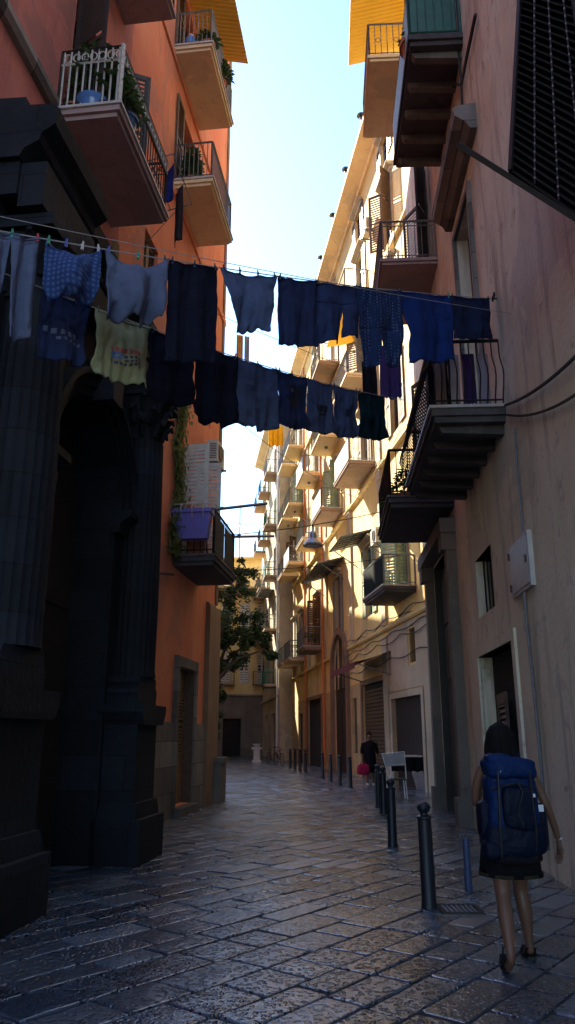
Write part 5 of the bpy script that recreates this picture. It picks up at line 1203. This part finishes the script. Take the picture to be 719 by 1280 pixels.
# vest top and skirt
def ringcloth(zs, seg=40, wob=.0, ph=0):
    """zs: (z, cx, cy, rx, ry)"""
    mm = MB(); vs = []
    for z, cx, cy, rx, ry in zs:
        for j in range(seg):
            a = 2*math.pi*j/seg; k = 1+wob*(zs[0][0]-z)*math.sin(a*7+ph)
            vs.append((wx+cx+rx*k*math.cos(a), wy+cy+ry*k*math.sin(a), z))
    mm.add(vs, [(i*seg+j, i*seg+(j+1) % seg, (i+1)*seg+(j+1) % seg, (i+1)*seg+j) for i in range(len(zs)-1) for j in range(seg)])
    return mm
ringcloth([(1.42, 0, .045, .10, .085), (1.36, 0, .04, .155, .105), (1.25, 0, .03, .165, .12), (1.1, 0, .0, .145, .115), (.98, 0, 0, .165, .125)]).build('vest_top', 'packdark', wm, smooth=True, solid=.006)
ringcloth([(1.02, 0, 0, .150, .118), (.95, 0, .005, .185, .14), (.85, 0, .015, .205, .16), (.72, 0, .03, .215, .185), (.60, 0, .045, .225, .205)], wob=.12).build('skirt', 'blackcloth', wm, smooth=True, solid=.008)
ringcloth([(.625, 0, .042, .232, .205), (.60, 0, .045, .234, .211)], wob=0).build('skirt_hem', 'olive', wm, smooth=True, solid=.006)
for (x, y, pit) in ((-.134, -.215, .62), (.142, .26, .0)):
    def ST(v, x=x, y=y, pit=pit):
        b_, c_ = v[1]-.115, v[2]      # rotate about the toe
        return Vector((wx+x+v[0], wy+y+.115+b_*math.cos(pit)+c_*math.sin(pit), -b_*math.sin(pit)+c_*math.cos(pit)+.002))
    m = MB(ST); o = [(-.032, -.10), (.032, -.10), (.042, 0), (.044, .07), (.02, .115), (-.02, .115), (-.044, .07), (-.042, 0)]
    m.prism(o, 'z', .0, .022); m.tube([(-.042, .04, .02), (-.03, .03, .065), (.03, .03, .065), (.042, .04, .02)], .014, 6)
    m.tube([(-.036, -.03, .02), (-.034, -.08, .075), (.034, -.08, .075), (.036, -.03, .02)], .009, 6)
    m.build('sandal', 'iron', wm)
m = MB(); m.tube([(wx+.393+.026*math.cos(a), wy+.088+.026*math.sin(a), .845+.006*math.cos(a)) for a in [j*math.pi/6 for j in range(12)]], .006, 5, closed=True); m.build('bracelet', 'silver', wm)
# rucksack
rk = thing('rucksack', (wx-.02, wy-.2, 1.1), 'big bright blue and navy rucksack on the woman walking away', 'rucksack')
def rounded(cx, cy, cz, hx, hy, hz, e=.35, n=44, nv=34, sag=0, seed=0):
    mm = MB()
    def sp(x, p): return math.copysign(abs(x)**p, x)
    def fn(u, v):
        a = u*2*math.pi; b = (v-.5)*math.pi
        q = Vector((hx*sp(math.cos(b), e)*sp(math.cos(a), e), hy*sp(math.cos(b), e)*sp(math.sin(a), e), hz*sp(math.sin(b), e)))
        q *= 1+.16*mnoise.noise(Vector((q.x*6+seed, q.y*6, q.z*6)))+.06*mnoise.noise(Vector((q.x*18+seed, q.y*18, q.z*18)))
        return Vector((cx, cy, cz))+q
    mm.grid(fn, n, nv); return mm
X, Y = wx-.03, wy-.20
rounded(X, Y, 1.13, .20, .135, .25, .5, seed=1).build('main_bag', 'packblue', rk, smooth=True)
rounded(X, Y-.0, .86, .235, .15, .15, .5, seed=2).build('bottom_compartment', 'packdark', rk, smooth=True)
rounded(X, Y-.01, 1.37, .205, .15, .085, .6, seed=3).build('top_lid', 'packblue', rk, smooth=True)
rounded(X+.03, Y-.125, 1.08, .13, .05, .16, .5, seed=4).build('front_pocket', 'packdark', rk, smooth=True)
rounded(X-.215, Y+.02, .98, .05, .08, .14, .6, seed=5).build('side_pocket', 'packdark', rk, smooth=True)
rounded(X+.225, Y+.03, .93, .055, .09, .17, .6, seed=6).build('side_pocket', 'packdark', rk, smooth=True)
for sx in (-1, 1):
    m = MB(); m.tube([(X+sx*.12, Y-.10, 1.43), (X+sx*.125, Y-.165, 1.33), (X+sx*.13, Y-.16, 1.1), (X+sx*.14, Y-.16, .9), (X+sx*.13, Y-.12, .72)], .010, 6); m.build('compression_strap', 'iron', rk)
    m = MB(); m.tube([(wx+sx*.10, Y+.10, 1.40), (wx+sx*.11, wy+.0, 1.47), (wx+sx*.115, wy+.11, 1.43), (wx+sx*.12, wy+.15, 1.28), (wx+sx*.15, wy+.10, 1.10), (wx+sx*.16, Y+.12, 1.0)], .024, 8); m.build('shoulder_strap', 'packdark', rk)
m = MB(); m.box(X-.105, X-.06, Y-.168, Y-.160, 1.335, 1.355); m.box(X+.12, X+.155, Y-.163, Y-.155, 1.16, 1.185); m.build('reflective_patch', 'silver', rk)
m = MB(); m.box(X+.19, X+.23, Y-.10, Y-.092, 1.05, 1.10); m.build('white_label', 'silver', rk)
rounded(X-.0, Y-.02, .72, .19, .10, .055, .6, seed=9).build('rolled_mat', 'blackcloth', rk, smooth=True)
rounded(X-.19, Y-.06, .77, .07, .09, .07, .6, seed=12).build('hip_pouch', 'packdark', rk, smooth=True)
rounded(X-.09, Y-.03, 1.44, .10, .09, .045, .7, seed=14).build('stuffed_jacket', 'packblue', rk, smooth=True)
m = MB(); m.tube([(X+.02, Y-.17, 1.28), (X+.05, Y-.19, 1.2), (X+.0, Y-.185, 1.05), (X+.04, Y-.18, .95)], .007, 5); m.tube([(X-.17, Y-.12, 1.22), (X, Y-.165, 1.26), (X+.17, Y-.12, 1.22)], .008, 5); m.build('cord', 'iron', rk)
for ch in rk.children: pass
rk.scale = (.93, .93, .93); rk.location = (wx-.02, wy-.19, 1.12)
# bystander with crimson bag
q = gnd(463, 982); wx, wy = q.x, q.y
b2 = thing('person', (wx, wy, 0), 'bystander in dark clothes holding a crimson bag by the wall', 'person')
V = [B(0,0,.95,(.15,.11)), B(0,0,1.12,(.15,.11)), B(0,0,1.3,(.15,.1)), B(0,0,1.4,(.12,.08)), B(0,0,1.47,.05), B(0,-.02,1.54,.05), B(0,-.03,1.60,(.075,.09)), B(0,-.02,1.68,(.07,.08)),
     B(-.09,0,.88,.1), B(-.10,-.02,.5,.07), B(-.10,0,.1,.045), B(-.10,-.12,.04,.035), B(.09,0,.88,.1), B(.10,-.03,.5,.07), B(.10,0,.1,.045), B(.10,-.12,.04,.035),
     B(.19,0,1.38,.055), B(.25,-.02,1.12,.045), B(.24,-.12,.92,.03), B(-.19,0,1.38,.055), B(-.27,-.02,1.12,.045), B(-.27,-.14,.88,.03)]
E = [(0,1),(1,2),(2,3),(3,4),(4,5),(5,6),(6,7),(0,8),(8,9),(9,10),(10,11),(0,12),(12,13),(13,14),(14,15),(3,16),(16,17),(17,18),(3,19),(19,20),(20,21)]
for wi, sd_ in ((18, 1), (21, -1)):
    hv, he = hand(None, V[wi][:3], (0, -.3, -1), (0, 1, -.3), (-sd_, 0, 0), .5); o = len(V); V += hv; E += [((wi if a == 'w' else a+o), b+o) for a, b in he]
skin_body('body', V, E, 0, 'skin', b2)
ringcloth([(1.45, 0, 0, .09, .08), (1.38, 0, 0, .21, .13), (1.2, 0, 0, .20, .145), (.9, 0, 0, .21, .16), (.55, 0, 0, .24, .19), (.42, 0, 0, .25, .2)], wob=.05).build('dress', 'blackcloth', b2, smooth=True, solid=.01)
m = MB()
for s in (-1, 1): m.tube([(wx+s*.20, wy, 1.37), (wx+s*.26, wy-.02, 1.12), (wx+s*.262, wy-.07, 1.02)], [.066, .056, .048], 10)
m.build('sleeve', 'blackcloth', b2, smooth=True)
rounded(wx, wy+.015, 1.66, .092, .10, .10, .9, seed=3).build('hair', fabric('auburn_hair', (.06,.025,.015)), b2, smooth=True)
for s in (-1, 1): MB().lathe((wx+s*.03, wy-.115, 1.61), [(.003, -.01), (.011, 0), (.003, .01)], 8).build('eye', 'pvc', b2)
m = MB(); m.lathe((wx, wy-.122, 1.585), [(.013, -.016), (.008, .02)], 8); m.build('nose', 'skin', b2)
for s in (-.1, .1): rounded(wx+s, wy-.09, .04, .045, .12, .04, .7).build('shoe', 'pvc', b2, smooth=True)
hb = thing('hand_bag', (wx-.27, wy-.17, .55), 'crimson bag held low by the bystander', 'bag')
rounded(wx-.24, wy-.2, .52, .21, .10, .17, .6, seed=8).build('bag_body', 'magenta', hb, smooth=True)
MB().tube([(wx-.36, wy-.2, .64), (wx-.30, wy-.19, .78), (wx-.20, wy-.19, .78), (wx-.12, wy-.2, .64)], .012, 6).build('handle', 'magenta', hb)
